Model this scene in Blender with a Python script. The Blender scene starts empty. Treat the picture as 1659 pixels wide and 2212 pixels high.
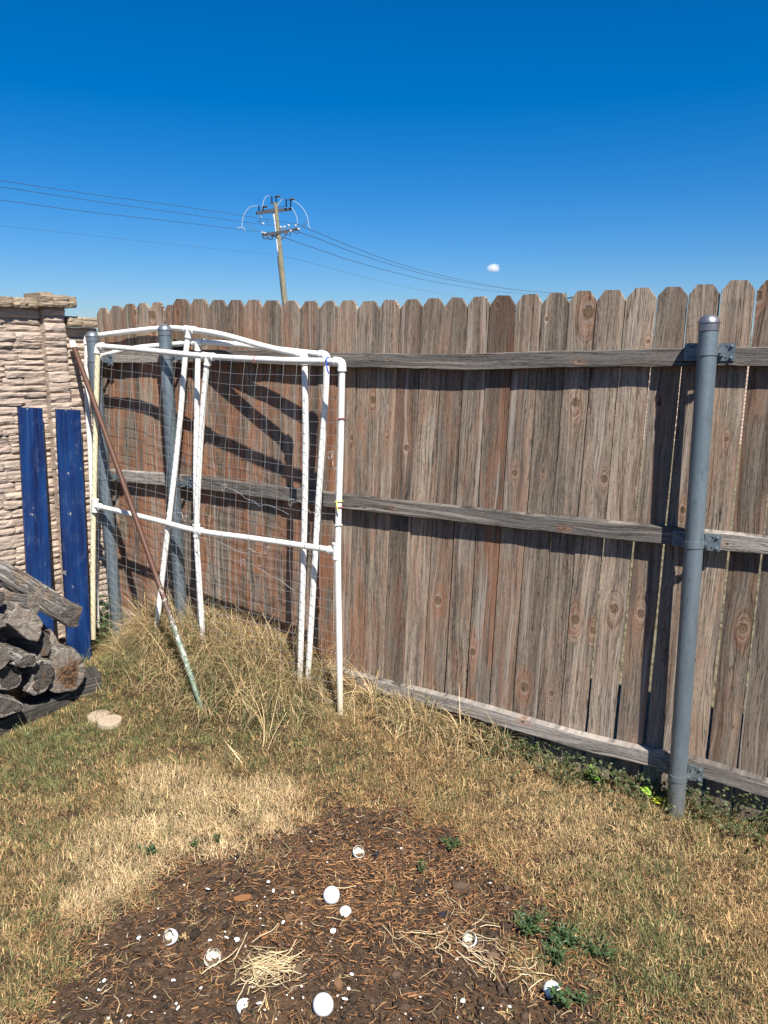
import bpy, bmesh, math, random
import numpy as np
from math import radians, sin, cos, exp, pi, sqrt
from mathutils import Vector, Matrix, noise as mnoise

rng = random.Random(7)
nrs = np.random.RandomState(11)
S = bpy.context.scene
COL = S.collection

# ------------------------------------------------------------------ camera
CR = Vector((1.0, 0.00122, 0.00591)).normalized()
pt, rl = radians(11.64), radians(0.346)
R0 = Vector((1, 0, 0)); F0 = Vector((0, cos(pt), -sin(pt))); U0 = Vector((0, sin(pt), cos(pt)))
RR = cos(rl) * R0 + sin(rl) * U0
UU = -sin(rl) * R0 + cos(rl) * U0
cam = bpy.data.cameras.new('camera')
camo = bpy.data.objects.new('camera', cam); COL.objects.link(camo)
camo.matrix_world = Matrix(((RR.x, UU.x, -F0.x, 0), (RR.y, UU.y, -F0.y, 0), (RR.z, UU.z, -F0.z, 1.64), (0, 0, 0, 1)))
cam.sensor_fit = 'VERTICAL'; cam.sensor_height = 24.0; cam.lens = 24.0 * 1660 / 2212
cam.clip_start = 0.05; cam.clip_end = 3000
S.camera = camo

# ------------------------------------------------------------------ world and sun
FD = Vector((0.8679, -0.4967, 0)); FN = Vector((-0.4967, -0.8679, 0))      # fence: along (to the right), towards the yard
SUNV = (FN + 1.2 * FD + Vector((0, 0, 2.08))).normalized()
sun_el = math.asin(SUNV.z); sun_az = math.atan2(SUNV.x, SUNV.y)
wd = bpy.data.worlds.new('World'); S.world = wd; wd.use_nodes = True
wn = wd.node_tree; wn.nodes.clear()
sky = wn.nodes.new('ShaderNodeTexSky'); sky.sky_type = 'NISHITA'; sky.sun_disc = False
sky.sun_elevation = sun_el; sky.sun_rotation = sun_az
sky.altitude = 0; sky.air_density = 1.0; sky.dust_density = 0.6; sky.ozone_density = 8.0
hs = wn.nodes.new('ShaderNodeHueSaturation'); hs.inputs['Saturation'].default_value = 1.36
bg = wn.nodes.new('ShaderNodeBackground'); bg.inputs['Strength'].default_value = 0.0645
wo = wn.nodes.new('ShaderNodeOutputWorld')
wn.links.new(sky.outputs[0], hs.inputs['Color']); tint = wn.nodes.new('ShaderNodeVectorMath'); tint.operation = 'MULTIPLY'; tint.inputs[1].default_value = (0.92, 0.91, 0.985)
wn.links.new(hs.outputs[0], tint.inputs[0]); wn.links.new(tint.outputs[0], bg.inputs[0]); wn.links.new(bg.outputs[0], wo.inputs[0])
sl = bpy.data.lights.new('sun', 'SUN'); sl.energy = 5.0; sl.angle = radians(0.53); sl.color = (1.0, 0.955, 0.89)
so = bpy.data.objects.new('sun', sl); COL.objects.link(so)
so.rotation_euler = (-SUNV).to_track_quat('-Z', 'Y').to_euler()
S.view_settings.view_transform = 'Standard'; S.view_settings.look = 'None'
S.view_settings.exposure = 0.92; S.view_settings.gamma = 1.0
S.view_settings.use_curve_mapping = False
S.render.engine = 'CYCLES'; S.cycles.volume_bounces = 6

# ------------------------------------------------------------------ frames of reference
FO = Vector((-1.49, 4.144, 0)); UP = Vector((0, 0, 1))
WC = Vector((-1.5976, 4.2056, 0)); WD = Vector((-0.6678, -0.7443, 0)); WN = Vector((0.7443, -0.6678, 0))
def fen(s, o, z): return FO + FD * s + FN * o + UP * z
def wal(w, o, z): return WC + WD * w + WN * o + UP * z
def G(x, y):
    dx, dy = x - FO.x, y - FO.y
    s = dx * FD.x + dy * FD.y; o = dx * FN.x + dy * FN.y
    o = max(o, 0)
    if s > 40 or s < -40: return -0.03
    g = 0.19 / (1 + exp((s - 1.6) / 0.33)) * exp(-(o / 0.50) ** 4) * min(1, max(0, ((x - WC.x) * WN.x + (y - WC.y) * WN.y - .22) / .38))
    g += -0.03 / (1 + exp(-(s - 2.6) / 0.3)) * exp(-(o / 0.5) ** 2)
    return g
def frame_m(loc, x, y, z):
    return Matrix(((x.x, y.x, z.x, loc.x), (x.y, y.y, z.y, loc.y), (x.z, y.z, z.z, loc.z), (0, 0, 0, 1)))

# ------------------------------------------------------------------ object helpers
def mesh_obj(name, verts, faces, mats, parent=None, mw=None, smooth=False, mi=None):
    me = bpy.data.meshes.new(name); me.from_pydata([tuple(v) for v in verts], [], faces)
    for m in (mats if isinstance(mats, (list, tuple)) else [mats]): me.materials.append(m)
    if smooth: me.polygons.foreach_set('use_smooth', [True] * len(me.polygons))
    if mi is not None: me.polygons.foreach_set('material_index', mi)
    me.update()
    o = bpy.data.objects.new(name, me); COL.objects.link(o)
    if parent is not None: o.parent = parent; o.matrix_parent_inverse = Matrix.Identity(4)
    if mw is not None:
        o.matrix_local = (pw(parent).inverted() @ mw) if parent is not None else mw
    elif parent is not None:
        o.matrix_local = pw(parent).inverted()
    return o
def pw(o):
    m = o.matrix_basis.copy()
    while o.parent is not None:
        o = o.parent; m = o.matrix_basis @ m
    return m
def tag(o, label, cat, group=None, kind=None):
    if label: o['label'] = label
    if cat: o['category'] = cat
    if group: o['group'] = group
    if kind: o['kind'] = kind
    return o
def thing(name, label, cat, loc=(0, 0, 0), group=None):
    o = bpy.data.objects.new(name, None); COL.objects.link(o); o.location = loc; o.empty_display_size = .05
    return tag(o, label, cat, group)
def catmull(pts, n=6):
    P = [Vector(p) for p in pts]
    if len(P) < 3: return P
    out = []
    for i in range(len(P) - 1):
        a = P[i - 1] if i > 0 else P[0] * 2 - P[1]
        b, c = P[i], P[i + 1]
        d = P[i + 2] if i + 2 < len(P) else P[-1] * 2 - P[-2]
        for k in range(n):
            t = k / n
            out.append(0.5 * ((2 * b) + (-a + c) * t + (2 * a - 5 * b + 4 * c - d) * t * t + (-a + 3 * b - 3 * c + d) * t ** 3))
    out.append(P[-1]); return out
class MB:
    def __init__(s): s.v = []; s.f = []; s.m = []
    def tube(s, pts, r, seg=10, cap=True, mi=0):
        P = [Vector(p) for p in pts]; rr = r if isinstance(r, (list, tuple)) else [r] * len(P)
        base = len(s.v); up = None
        for i, p in enumerate(P):
            t = (P[min(i + 1, len(P) - 1)] - P[max(i - 1, 0)]).normalized()
            if up is None: up = t.orthogonal().normalized()
            up = (up - t * up.dot(t)).normalized(); sd = t.cross(up)
            for k in range(seg):
                a = 2 * pi * k / seg
                s.v.append(p + (up * cos(a) + sd * sin(a)) * rr[i])
        for i in range(len(P) - 1):
            for k in range(seg):
                a = base + i * seg + k; b = base + i * seg + (k + 1) % seg
                s.f.append((a, b, b + seg, a + seg)); s.m.append(mi)
        if cap:
            s.f.append(tuple(base + k for k in reversed(range(seg)))); s.m.append(mi)
            e = base + (len(P) - 1) * seg
            s.f.append(tuple(e + k for k in range(seg))); s.m.append(mi)
        return s
    def lathe(s, prof, m, seg=20, mi=0):
        base = len(s.v)
        for r, z in prof:
            for k in range(seg):
                a = 2 * pi * k / seg; s.v.append(m @ Vector((r * cos(a), r * sin(a), z)))
        for i in range(len(prof) - 1):
            for k in range(seg):
                a = base + i * seg + k; b = base + i * seg + (k + 1) % seg
                s.f.append((a, b, b + seg, a + seg)); s.m.append(mi)
        s.f.append(tuple(base + k for k in reversed(range(seg)))); s.m.append(mi)
        e = base + (len(prof) - 1) * seg
        s.f.append(tuple(e + k for k in range(seg))); s.m.append(mi)
        return s
    def box(s, m, sx, sy, sz, mi=0):
        b = len(s.v)
        for dx in (-1, 1):
            for dy in (-1, 1):
                for dz in (-1, 1): s.v.append(m @ Vector((dx * sx / 2, dy * sy / 2, dz * sz / 2)))
        for f in ((0, 1, 3, 2), (4, 6, 7, 5), (0, 4, 5, 1), (2, 3, 7, 6), (0, 2, 6, 4), (1, 5, 7, 3)):
            s.f.append(tuple(b + i for i in f)); s.m.append(mi)
        return s
    def build(s, name, mats, parent=None, smooth=True, auto=True):
        o = mesh_obj(name, s.v, s.f, mats, parent, smooth=smooth, mi=s.m)
        if smooth and auto:
            try: o.data.set_sharp_from_angle(angle=radians(40))
            except Exception: pass
        return o
def T(p, q=None): return Matrix.Translation(p)
def axis_m(a, b):
    z = (Vector(b) - Vector(a)).normalized(); x = z.orthogonal().normalized(); y = z.cross(x)
    return frame_m(Vector(a), x, y, z)

# ------------------------------------------------------------------ node DSL
class NT:
    def __init__(s, name):
        s.mat = bpy.data.materials.new(name); s.mat.use_nodes = True
        s.t = s.mat.node_tree; s.t.nodes.clear()
    def put(s, sock, v):
        if v is None: return
        if isinstance(v, bpy.types.NodeSocket): s.t.links.new(v, sock)
        else:
            if isinstance(v, (tuple, list)) and len(v) == 3 and sock.type == 'RGBA': v = (*v, 1)
            sock.default_value = v
    def n(s, typ, **kw):
        nd = s.t.nodes.new(typ); ins = {}
        for k, v in kw.items():
            if hasattr(nd, k) and not k[0].isupper(): setattr(nd, k, v)
            else: ins[k] = v
        for k, v in ins.items(): s.put(nd.inputs[k.replace('_', ' ')], v)
        return nd
    def m(s, op, a, b=None, c=None, clamp=False):
        nd = s.t.nodes.new('ShaderNodeMath'); nd.operation = op; nd.use_clamp = clamp
        for i, v in enumerate((a, b, c)): s.put(nd.inputs[i], v)
        return nd.outputs[0]
    def v(s, op, a, b=None, sc=None):
        nd = s.t.nodes.new('ShaderNodeVectorMath'); nd.operation = op
        s.put(nd.inputs[0], a); s.put(nd.inputs[1], b)
        if sc is not None: s.put(nd.inputs['Scale'], sc)
        return nd.outputs['Value'] if op in ('LENGTH', 'DOT_PRODUCT', 'DISTANCE') else nd.outputs[0]
    def xyz(s, x=0., y=0., z=0.):
        nd = s.t.nodes.new('ShaderNodeCombineXYZ')
        for i, q in enumerate((x, y, z)): s.put(nd.inputs[i], q)
        return nd.outputs[0]
    def sep(s, v):
        nd = s.t.nodes.new('ShaderNodeSeparateXYZ'); s.put(nd.inputs[0], v); return nd.outputs
    def noise(s, vec, scale=1., detail=3., rough=.55, dist=0., col=False):
        nd = s.t.nodes.new('ShaderNodeTexNoise'); s.put(nd.inputs['Vector'], vec)
        nd.inputs['Scale'].default_value = scale; nd.inputs['Detail'].default_value = detail
        nd.inputs['Roughness'].default_value = rough; nd.inputs['Distortion'].default_value = dist
        return nd.outputs['Color' if col else 'Fac']
    def mix(s, f, a, b, mode='MIX'):
        nd = s.t.nodes.new('ShaderNodeMix'); nd.data_type = 'RGBA'; nd.blend_type = mode
        s.put(nd.inputs[0], f); s.put(nd.inputs[6], a); s.put(nd.inputs[7], b); return nd.outputs[2]
    def rng(s, v, a, b, c=0., d=1., smooth=False):
        nd = s.t.nodes.new('ShaderNodeMapRange'); nd.clamp = True
        if smooth: nd.interpolation_type = 'SMOOTHSTEP'
        for i, q in enumerate((v, a, b, c, d)): s.put(nd.inputs[i], q)
        return nd.outputs[0]
    def attr(s, name, typ='GEOMETRY', out='Fac'):
        nd = s.t.nodes.new('ShaderNodeAttribute'); nd.attribute_type = typ; nd.attribute_name = name
        return nd.outputs[out]
    def obj(s): return s.t.nodes.new('ShaderNodeTexCoord').outputs['Object']
    def rand(s): return s.t.nodes.new('ShaderNodeObjectInfo').outputs['Random']
    def bump(s, h, strength=.5, dist=.01, normal=None):
        nd = s.t.nodes.new('ShaderNodeBump'); nd.inputs['Strength'].default_value = strength
        nd.inputs['Distance'].default_value = dist; s.put(nd.inputs['Height'], h); s.put(nd.inputs['Normal'], normal)
        return nd.outputs[0]
    def out(s, base, rough=.8, metal=0., normal=None, spec=.5, **kw):
        p = s.t.nodes.new('ShaderNodeBsdfPrincipled')
        s.put(p.inputs['Base Color'], base); s.put(p.inputs['Roughness'], rough); s.put(p.inputs['Metallic'], metal)
        s.put(p.inputs['Normal'], normal); s.put(p.inputs['Specular IOR Level'], spec)
        for k, v in kw.items(): s.put(p.inputs[k.replace('_', ' ')], v)
        o = s.t.nodes.new('ShaderNodeOutputMaterial'); s.t.links.new(p.outputs[0], o.inputs[0]); return s.mat

def wood_mat(name, lo, hi, red_c, red_amt, gscale=1.0, bump=.6):
    """weathered timber: grain runs along local Z, local X across; knots k0..k2 = (x, z, radius) on the object"""
    n = NT(name); o = n.sep(n.obj()); x, z = o[0], o[2]; rd = n.rand(); off = n.m('MULTIPLY', rd, 91.7)
    g = x; kmask = 0.; ring = 0.; halo = 0.; swl = 0.; swm = 0.
    for i in range(3):
        k = n.sep(n.attr('k%d' % i, 'OBJECT', 'Vector')); kr = n.m('MAXIMUM', k[2], .0001)
        dx = n.m('SUBTRACT', x, k[0]); dz = n.m('SUBTRACT', z, k[1])
        q = n.m('ADD', n.m('POWER', n.m('ABSOLUTE', n.m('DIVIDE', dx, kr)), 2.), n.m('POWER', n.m('ABSOLUTE', n.m('DIVIDE', dz, n.m('MULTIPLY', kr, 3.2))), 2.))
        fall = n.m('EXPONENT', n.m('MULTIPLY', q, -.28))
        has = n.m('GREATER_THAN', k[2], .0005)
        fall = n.m('MULTIPLY', fall, has)
        g = n.m('SUBTRACT', g, n.m('MULTIPLY', dx, n.m('MULTIPLY', fall, .9)))
        q2 = n.m('SQRT', n.m('ADD', n.m('POWER', n.m('ABSOLUTE', n.m('DIVIDE', dx, kr)), 2.), n.m('POWER', n.m('ABSOLUTE', n.m('DIVIDE', dz, n.m('MULTIPLY', kr, 1.25))), 2.)))
        wob = n.noise(n.xyz(n.m('MULTIPLY', x, 110.), off, n.m('MULTIPLY', z, 90.)), 1., 3.)
        q2 = n.m('ADD', q2, n.m('MULTIPLY', n.m('SUBTRACT', wob, .5), 1.1))
        mk = n.m('MULTIPLY', n.rng(q2, 1.15, .75), has)
        kmask = n.m('MAXIMUM', kmask, mk); halo = n.m('MAXIMUM', halo, n.m('MULTIPLY', has, n.m('MULTIPLY', n.rng(q2, 1.0, 1.2), n.rng(q2, 1.9, 1.3))))
        ring = n.m('ADD', ring, n.m('MULTIPLY', mk, q2))
        sq = n.m('SQRT', n.m('ADD', n.m('POWER', n.m('ABSOLUTE', n.m('DIVIDE', dx, kr)), 2.), n.m('POWER', n.m('ABSOLUTE', n.m('DIVIDE', dz, n.m('MULTIPLY', kr, 2.3))), 2.)))
        sq = n.m('ADD', sq, n.m('MULTIPLY', n.m('SUBTRACT', wob, .5), .5))
        sw = n.m('MULTIPLY', has, n.m('MULTIPLY', n.rng(sq, .7, 1.0), n.rng(sq, 2.9, 1.5)))
        sn = n.noise(n.xyz(n.m('MULTIPLY', sq, 5.), off, n.m('MULTIPLY', z, 3.)), 1., 3., .6)
        swl = n.m('ADD', swl, n.m('MULTIPLY', sw, n.m('SUBTRACT', sn, .5)))
        swm = n.m('MAXIMUM', swm, sw)
    wv = n.noise(n.xyz(n.m('MULTIPLY', x, 5.), off, n.m('MULTIPLY', z, 1.3)), 1., 2.)
    g = n.m('ADD', g, n.m('MULTIPLY', n.m('SUBTRACT', wv, .5), .07 * gscale))
    broad = n.noise(n.xyz(n.m('MULTIPLY', g, 38.), off, n.m('MULTIPLY', z, 1.1)), 1., 3., .6)
    mid = n.noise(n.xyz(n.m('MULTIPLY', g, 150.), off, n.m('MULTIPLY', z, 2.2)), 1., 3., .65)
    fine = n.noise(n.xyz(n.m('MULTIPLY', g, 620.), off, n.m('MULTIPLY', z, 14.)), 1., 3., .7)
    grit = n.noise(n.xyz(n.m('MULTIPLY', x, 330.), off, n.m('MULTIPLY', z, 170.)), 1., 2., .7)
    crk = n.noise(n.xyz(n.m('MULTIPLY', g, 75.), n.m('ADD', off, 7.), n.m('MULTIPLY', z, 1.6)), 1., 2., .5)
    crack = n.rng(n.m('ABSOLUTE', n.m('SUBTRACT', crk, .57)), .0, .012, 1., 0.)
    crk2 = n.noise(n.xyz(n.m('MULTIPLY', g, 260.), n.m('ADD', off, 3.), n.m('MULTIPLY', z, 12.)), 1., 2., .5)
    pits = n.rng(crk2, .60, .70)
    saw = n.noise(n.xyz(n.m('MULTIPLY', x, 6.), off, n.m('MULTIPLY', z, 260.)), 1., 2., .6)
    t = n.m('ADD', n.m('MULTIPLY', broad, .5), n.m('ADD', n.m('MULTIPLY', mid, .42), n.m('MULTIPLY', fine, .34)))
    mott = n.noise(n.xyz(n.m('MULTIPLY', g, 190.), n.m('ADD', off, 23.), n.m('MULTIPLY', z, 55.)), 1., 4., .75)
    t = n.m('ADD', t, n.m('MULTIPLY', n.m('SUBTRACT', mott, .5), .42))
    t = n.m('ADD', t, n.m('MULTIPLY', swl, 1.1))
    t = n.rng(t, .44, .84)
    col = n.mix(t, lo, hi)
    # each piece has its own tone
    tone = n.rng(n.m('FRACT', n.m('MULTIPLY', rd, 17.3)), 0., 1., .62, 1.42)
    col = n.mix(1., col, n.xyz(tone, tone, tone), 'MULTIPLY')
    # red heartwood still showing through the grey
    rn = n.noise(n.xyz(n.m('MULTIPLY', g, 16.), n.m('ADD', off, 31.), n.m('MULTIPLY', z, 2.6)), 1., 3., .65)
    rm = n.m('MULTIPLY', n.rng(rn, .40, .60, smooth=True), n.m('ADD', n.attr('red', 'OBJECT'), red_amt), clamp=True)
    topg = n.rng(n.attr('topz', 'OBJECT'), 0., .001)      # picket tops bleach to grey
    hz = n.m('SUBTRACT', n.attr('topz', 'OBJECT'), z)
    rm = n.m('MULTIPLY', rm, n.m('ADD', n.m('SUBTRACT', 1., topg), n.m('MULTIPLY', topg, n.rng(hz, .02, .35, .35, 1.))), clamp=True)
    col = n.mix(n.m('MULTIPLY', rm, n.rng(mid, .35, .65, .45, .95)), col, n.mix(broad, (.20, .075, .032), red_c))
    stn = n.noise(n.xyz(n.m('MULTIPLY', g, 22.), n.m('ADD', off, 71.), n.m('MULTIPLY', z, 2.0)), 1., 4., .65)
    col = n.mix(n.m('MULTIPLY', n.rng(stn, .54, .68), .6), col, n.mix(fine, (.035, .028, .024), (.15, .12, .10)))
    # pale mineral streaks
    ps = n.noise(n.xyz(n.m('MULTIPLY', g, 55.), n.m('ADD', off, 51.), n.m('MULTIPLY', z, 1.1)), 1., 2., .5)
    col = n.mix(n.m('MULTIPLY', n.rng(ps, .57, .68), .5), col, (.42, .36, .30))
    col = n.mix(n.m('MULTIPLY', n.rng(grit, .55, .8), .25), col, (.40, .34, .28))
    col = n.mix(n.m('MULTIPLY', halo, .3), col, (.42, .33, .25))
    col = n.mix(n.m('MULTIPLY', n.m('MULTIPLY', swm, n.rng(wv, .35, .6)), .45), col, (.27, .12, .06))
    kc = n.mix(n.rng(n.m('FRACT', n.m('MULTIPLY', ring, 3.5)), .2, .8), (.035, .02, .012), (.24, .15, .08))
    col = n.mix(n.m('MULTIPLY', kmask, .9), col, kc)
    dark = n.m('MAXIMUM', n.m('MULTIPLY', crack, .85), n.m('MULTIPLY', pits, .6))
    col = n.mix(dark, col, (.018, .013, .01))
    col = n.mix(n.m('MULTIPLY', n.attr('dark', 'OBJECT'), n.rng(hz, .50, .22)), col, n.mix(broad, (.02, .012, .008), (.10, .045, .025)))
    h = n.m('ADD', n.m('MULTIPLY', fine, .5), n.m('ADD', n.m('MULTIPLY', mid, .8), n.m('MULTIPLY', grit, .18)))
    h = n.m('ADD', h, n.m('MULTIPLY', saw, .12))
    h = n.m('SUBTRACT', h, n.m('ADD', n.m('MULTIPLY', crack, 1.2), n.m('MULTIPLY', pits, .6)))
    h = n.m('SUBTRACT', h, n.m('MULTIPLY', kmask, .5))
    return n.out(col, .88, 0., n.bump(h, bump, .003), spec=.25)

M = {}
M['picket'] = wood_mat('weathered_picket_wood', (.036, .027, .019), (.375, .300, .225), (.37, .145, .062), .46)
M['rail'] = wood_mat('weathered_rail_wood', (.034, .030, .027), (.335, .30, .26), (.26, .16, .10), -.15, 1.4, .9)
M['sleeper'] = wood_mat('charred_sleeper_wood', (.008, .007, .006), (.085, .078, .068), (.08, .05, .035), -.3, 1.0, 1.0)

def simple(name, col, rough=.6, metal=0., var=.15, scale=40., bump=.15, bd=.002, spec=.5):
    n = NT(name); o = n.obj(); nz = n.noise(o, scale, 4., .6)
    c = n.mix(nz, tuple(c * (1 - var) for c in col), tuple(min(1, c * (1 + var)) for c in col))
    return n.out(c, n.rng(nz, .3, .7, rough * .85, min(1, rough * 1.12)), metal, n.bump(nz, bump, bd), spec=spec)

def pvc(name, col):
    n = NT(name); o = n.obj(); a = n.noise(o, 9., 3.); b = n.noise(o, 120., 3., .7); zz = n.sep(o)[2]
    c = n.mix(n.rng(a, .35, .7), col, tuple(q * .86 for q in col))
    c = n.mix(n.m('MULTIPLY', n.rng(b, .62, .75), .35), c, (.38, .34, .25))
    c = n.mix(n.rng(n.m('ADD', zz, n.m('MULTIPLY', a, .1)), .40, .14), c, (.50, .43, .28))    # soil splash near the ground
    return n.out(c, .42, 0., n.bump(b, .08, .001))
M['pvc'] = pvc('white_pvc', (.80, .785, .72)); M['pvc_old'] = pvc('yellowed_pvc', (.74, .67, .44))
M['fitting'] = pvc('white_pvc_fitting', (.84, .82, .76))

def galv():
    n = NT('galvanised_steel'); o = n.obj(); sx = n.sep(o)
    a = n.noise(n.xyz(n.m('MULTIPLY', sx[0], 14.), n.m('MULTIPLY', sx[1], 14.), n.m('MULTIPLY', sx[2], 2.5)), 1., 4., .6)
    b = n.noise(o, 160., 3., .7); d = n.noise(o, 30., 3., .6)
    c = n.mix(n.rng(a, .3, .7), (.115, .15, .17), (.20, .245, .27))
    c = n.mix(n.m('MULTIPLY', n.rng(b, .6, .72), .4), c, (.32, .36, .37))
    c = n.mix(n.m('MULTIPLY', n.rng(d, .62, .75), .4), c, (.20, .19, .16))
    c = n.mix(n.m('MULTIPLY', n.rng(n.m('ADD', sx[2], n.m('MULTIPLY', d, .25)), .34, .08), .6), c, (.22, .19, .13))
    sp = n.noise(n.xyz(n.m('MULTIPLY', sx[0], 60.), n.m('MULTIPLY', sx[1], 60.), n.m('MULTIPLY', sx[2], 22.)), 1., 4., .7)
    c = n.mix(n.m('MULTIPLY', n.rng(sp, .55, .66), .5), c, (.085, .11, .125))
    return n.out(c, n.rng(b, .3, .7, .42, .6), .5, n.bump(b, .12, .0006))
M['galv'] = galv()
M['cap'] = simple('pressed_cap_metal', (.30, .29, .29), .35, .8, .15, 60.)
M['cap_grey'] = simple('dull_cap_metal', (.20, .22, .24), .42, .6, .15, 60.)
M['dark'] = simple('hole_shade_black', (.012, .012, .012), .9)  # flat black standing in for the shade inside bracket holes
M['wire'] = simple('galvanised_wire', (.30, .30, .29), .5, .3, .2, 200.)
def rusty():
    n = NT('rusted_pipe'); o = n.obj(); z = n.sep(o)[2]; b = n.noise(o, 55., 4., .7); a = n.noise(o, 300., 3., .7)
    c = n.mix(n.rng(a, .3, .7), (.045, .02, .012), (.115, .045, .022))
    c = n.mix(n.rng(b, .60, .68), c, (.05, .03, .022))
    zz = n.m('ADD', z, n.m('MULTIPLY', n.m('SUBTRACT', b, .5), .5))
    c = n.mix(n.rng(zz, .46, .30), c, n.mix(n.rng(a, .4, .6), (.10, .15, .10), (.19, .25, .18)))
    fl = n.m('MULTIPLY', n.rng(b, .53, .57), n.m('MULTIPLY', n.rng(z, .12, .22), n.rng(z, .62, .42)))
    c = n.mix(fl, c, (.50, .47, .42))
    return n.out(c, .62, .1, n.bump(n.m('ADD', a, b), .3, .001))
M['rust'] = rusty()
def blue():
    n = NT('blue_painted_wood'); o = n.sep(n.obj()); x, z = o[0], o[2]; rd = n.m('MULTIPLY', n.rand(), 55.)
    st = n.noise(n.xyz(n.m('MULTIPLY', x, 110.), rd, n.m('MULTIPLY', z, 3.)), 1., 3., .6)
    br = n.noise(n.xyz(n.m('MULTIPLY', x, 22.), rd, n.m('MULTIPLY', z, 2.4)), 1., 4., .6)
    sc = n.noise(n.xyz(n.m('MULTIPLY', x, 190.), n.m('ADD', rd, 9.), n.m('MULTIPLY', z, 5.)), 1., 2., .5)
    c = n.mix(n.rng(br, .35, .65), (.002, .010, .055), (.004, .032, .125))
    c = n.mix(n.m('MULTIPLY', n.rng(st, .5, .7), .25), c, (.008, .05, .17))
    scr = n.m('MULTIPLY', n.rng(n.m('ABSOLUTE', n.m('SUBTRACT', sc, .5)), .012, .0), n.rng(n.noise(n.obj(), 12., 2.), .48, .6))
    c = n.mix(n.m('MULTIPLY', scr, .4), c, (.25, .30, .38))
    chips = n.noise(n.obj(), 24., 3., .6); c = n.mix(n.rng(chips, .68, .72), c, (.30, .28, .23))
    return n.out(c, n.rng(st, .3, .7, .25, .5), 0., n.bump(n.m('ADD', st, n.m('MULTIPLY', scr, -.3)), .5, .0015))
M['blue'] = blue()
def stone(name, c1, c2, c3):
    n = NT(name); o = n.obj(); s = n.sep(o); rd = n.rand(); off = n.m('MULTIPLY', rd, 77.)
    v = n.xyz(n.m('ADD', n.m('MULTIPLY', s[0], 14.), off), n.m('MULTIPLY', s[1], 30.), n.m('MULTIPLY', s[2], 95.))
    lay = n.noise(v, 1., 5., .62, .6); gr = n.noise(o, 420., 4., .7); bl = n.noise(n.v('ADD', o, n.xyz(off)), 9., 3.)
    c = n.mix(n.rng(bl, .35, .65), c1, c2); c = n.mix(n.m('MULTIPLY', n.rng(lay, .55, .3), .35), c, c3)
    tone = n.rng(n.m('FRACT', n.m('MULTIPLY', rd, 13.7)), 0., 1., .86, 1.12)
    c = n.mix(1., c, n.xyz(tone, tone, tone), 'MULTIPLY')
    c = n.mix(n.m('MULTIPLY', n.rng(gr, .35, .5, 1., 0.), .25), c, c3)
    h = n.m('ADD', lay, n.m('MULTIPLY', gr, .14))
    return n.out(c, .93, 0., n.bump(h, .85, .012), spec=.2)
M['stone'] = stone('split_face_stone', (.47, .37, .295), (.39, .31, .245), (.22, .175, .135))
M['capstone'] = stone('weathered_cap_stone', (.37, .29, .20), (.28, .215, .15), (.10, .08, .055))
M['core'] = simple('wall_core_mortar', (.14, .105, .08), .95, 0, .2, 30)
def bark():
    n = NT('grey_split_wood'); o = n.obj(); s = n.sep(o); rd = n.m('MULTIPLY', n.rand(), 40.)
    v = n.xyz(n.m('ADD', n.m('MULTIPLY', s[0], 90.), rd), n.m('MULTIPLY', s[1], 90.), n.m('MULTIPLY', s[2], 9.))
    a = n.noise(v, 1., 5., .65, .4); b = n.noise(n.v('ADD', o, n.xyz(rd)), 14., 3.)
    c = n.mix(n.rng(a, .3, .7), (.028, .024, .02), (.31, .28, .245)); c = n.mix(n.rng(b, .5, .7), c, n.mix(a, (.09, .065, .045), (.30, .23, .17)))
    cr = n.rng(n.m('ABSOLUTE', n.m('SUBTRACT', a, .5)), .02, 0.); c = n.mix(n.m('MULTIPLY', cr, .8), c, (.02, .017, .015))
    return n.out(c, .9, 0., n.bump(n.m('SUBTRACT', a, n.m('MULTIPLY', cr, .6)), 1., .016), spec=.2)
M['bark'] = bark()
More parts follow.
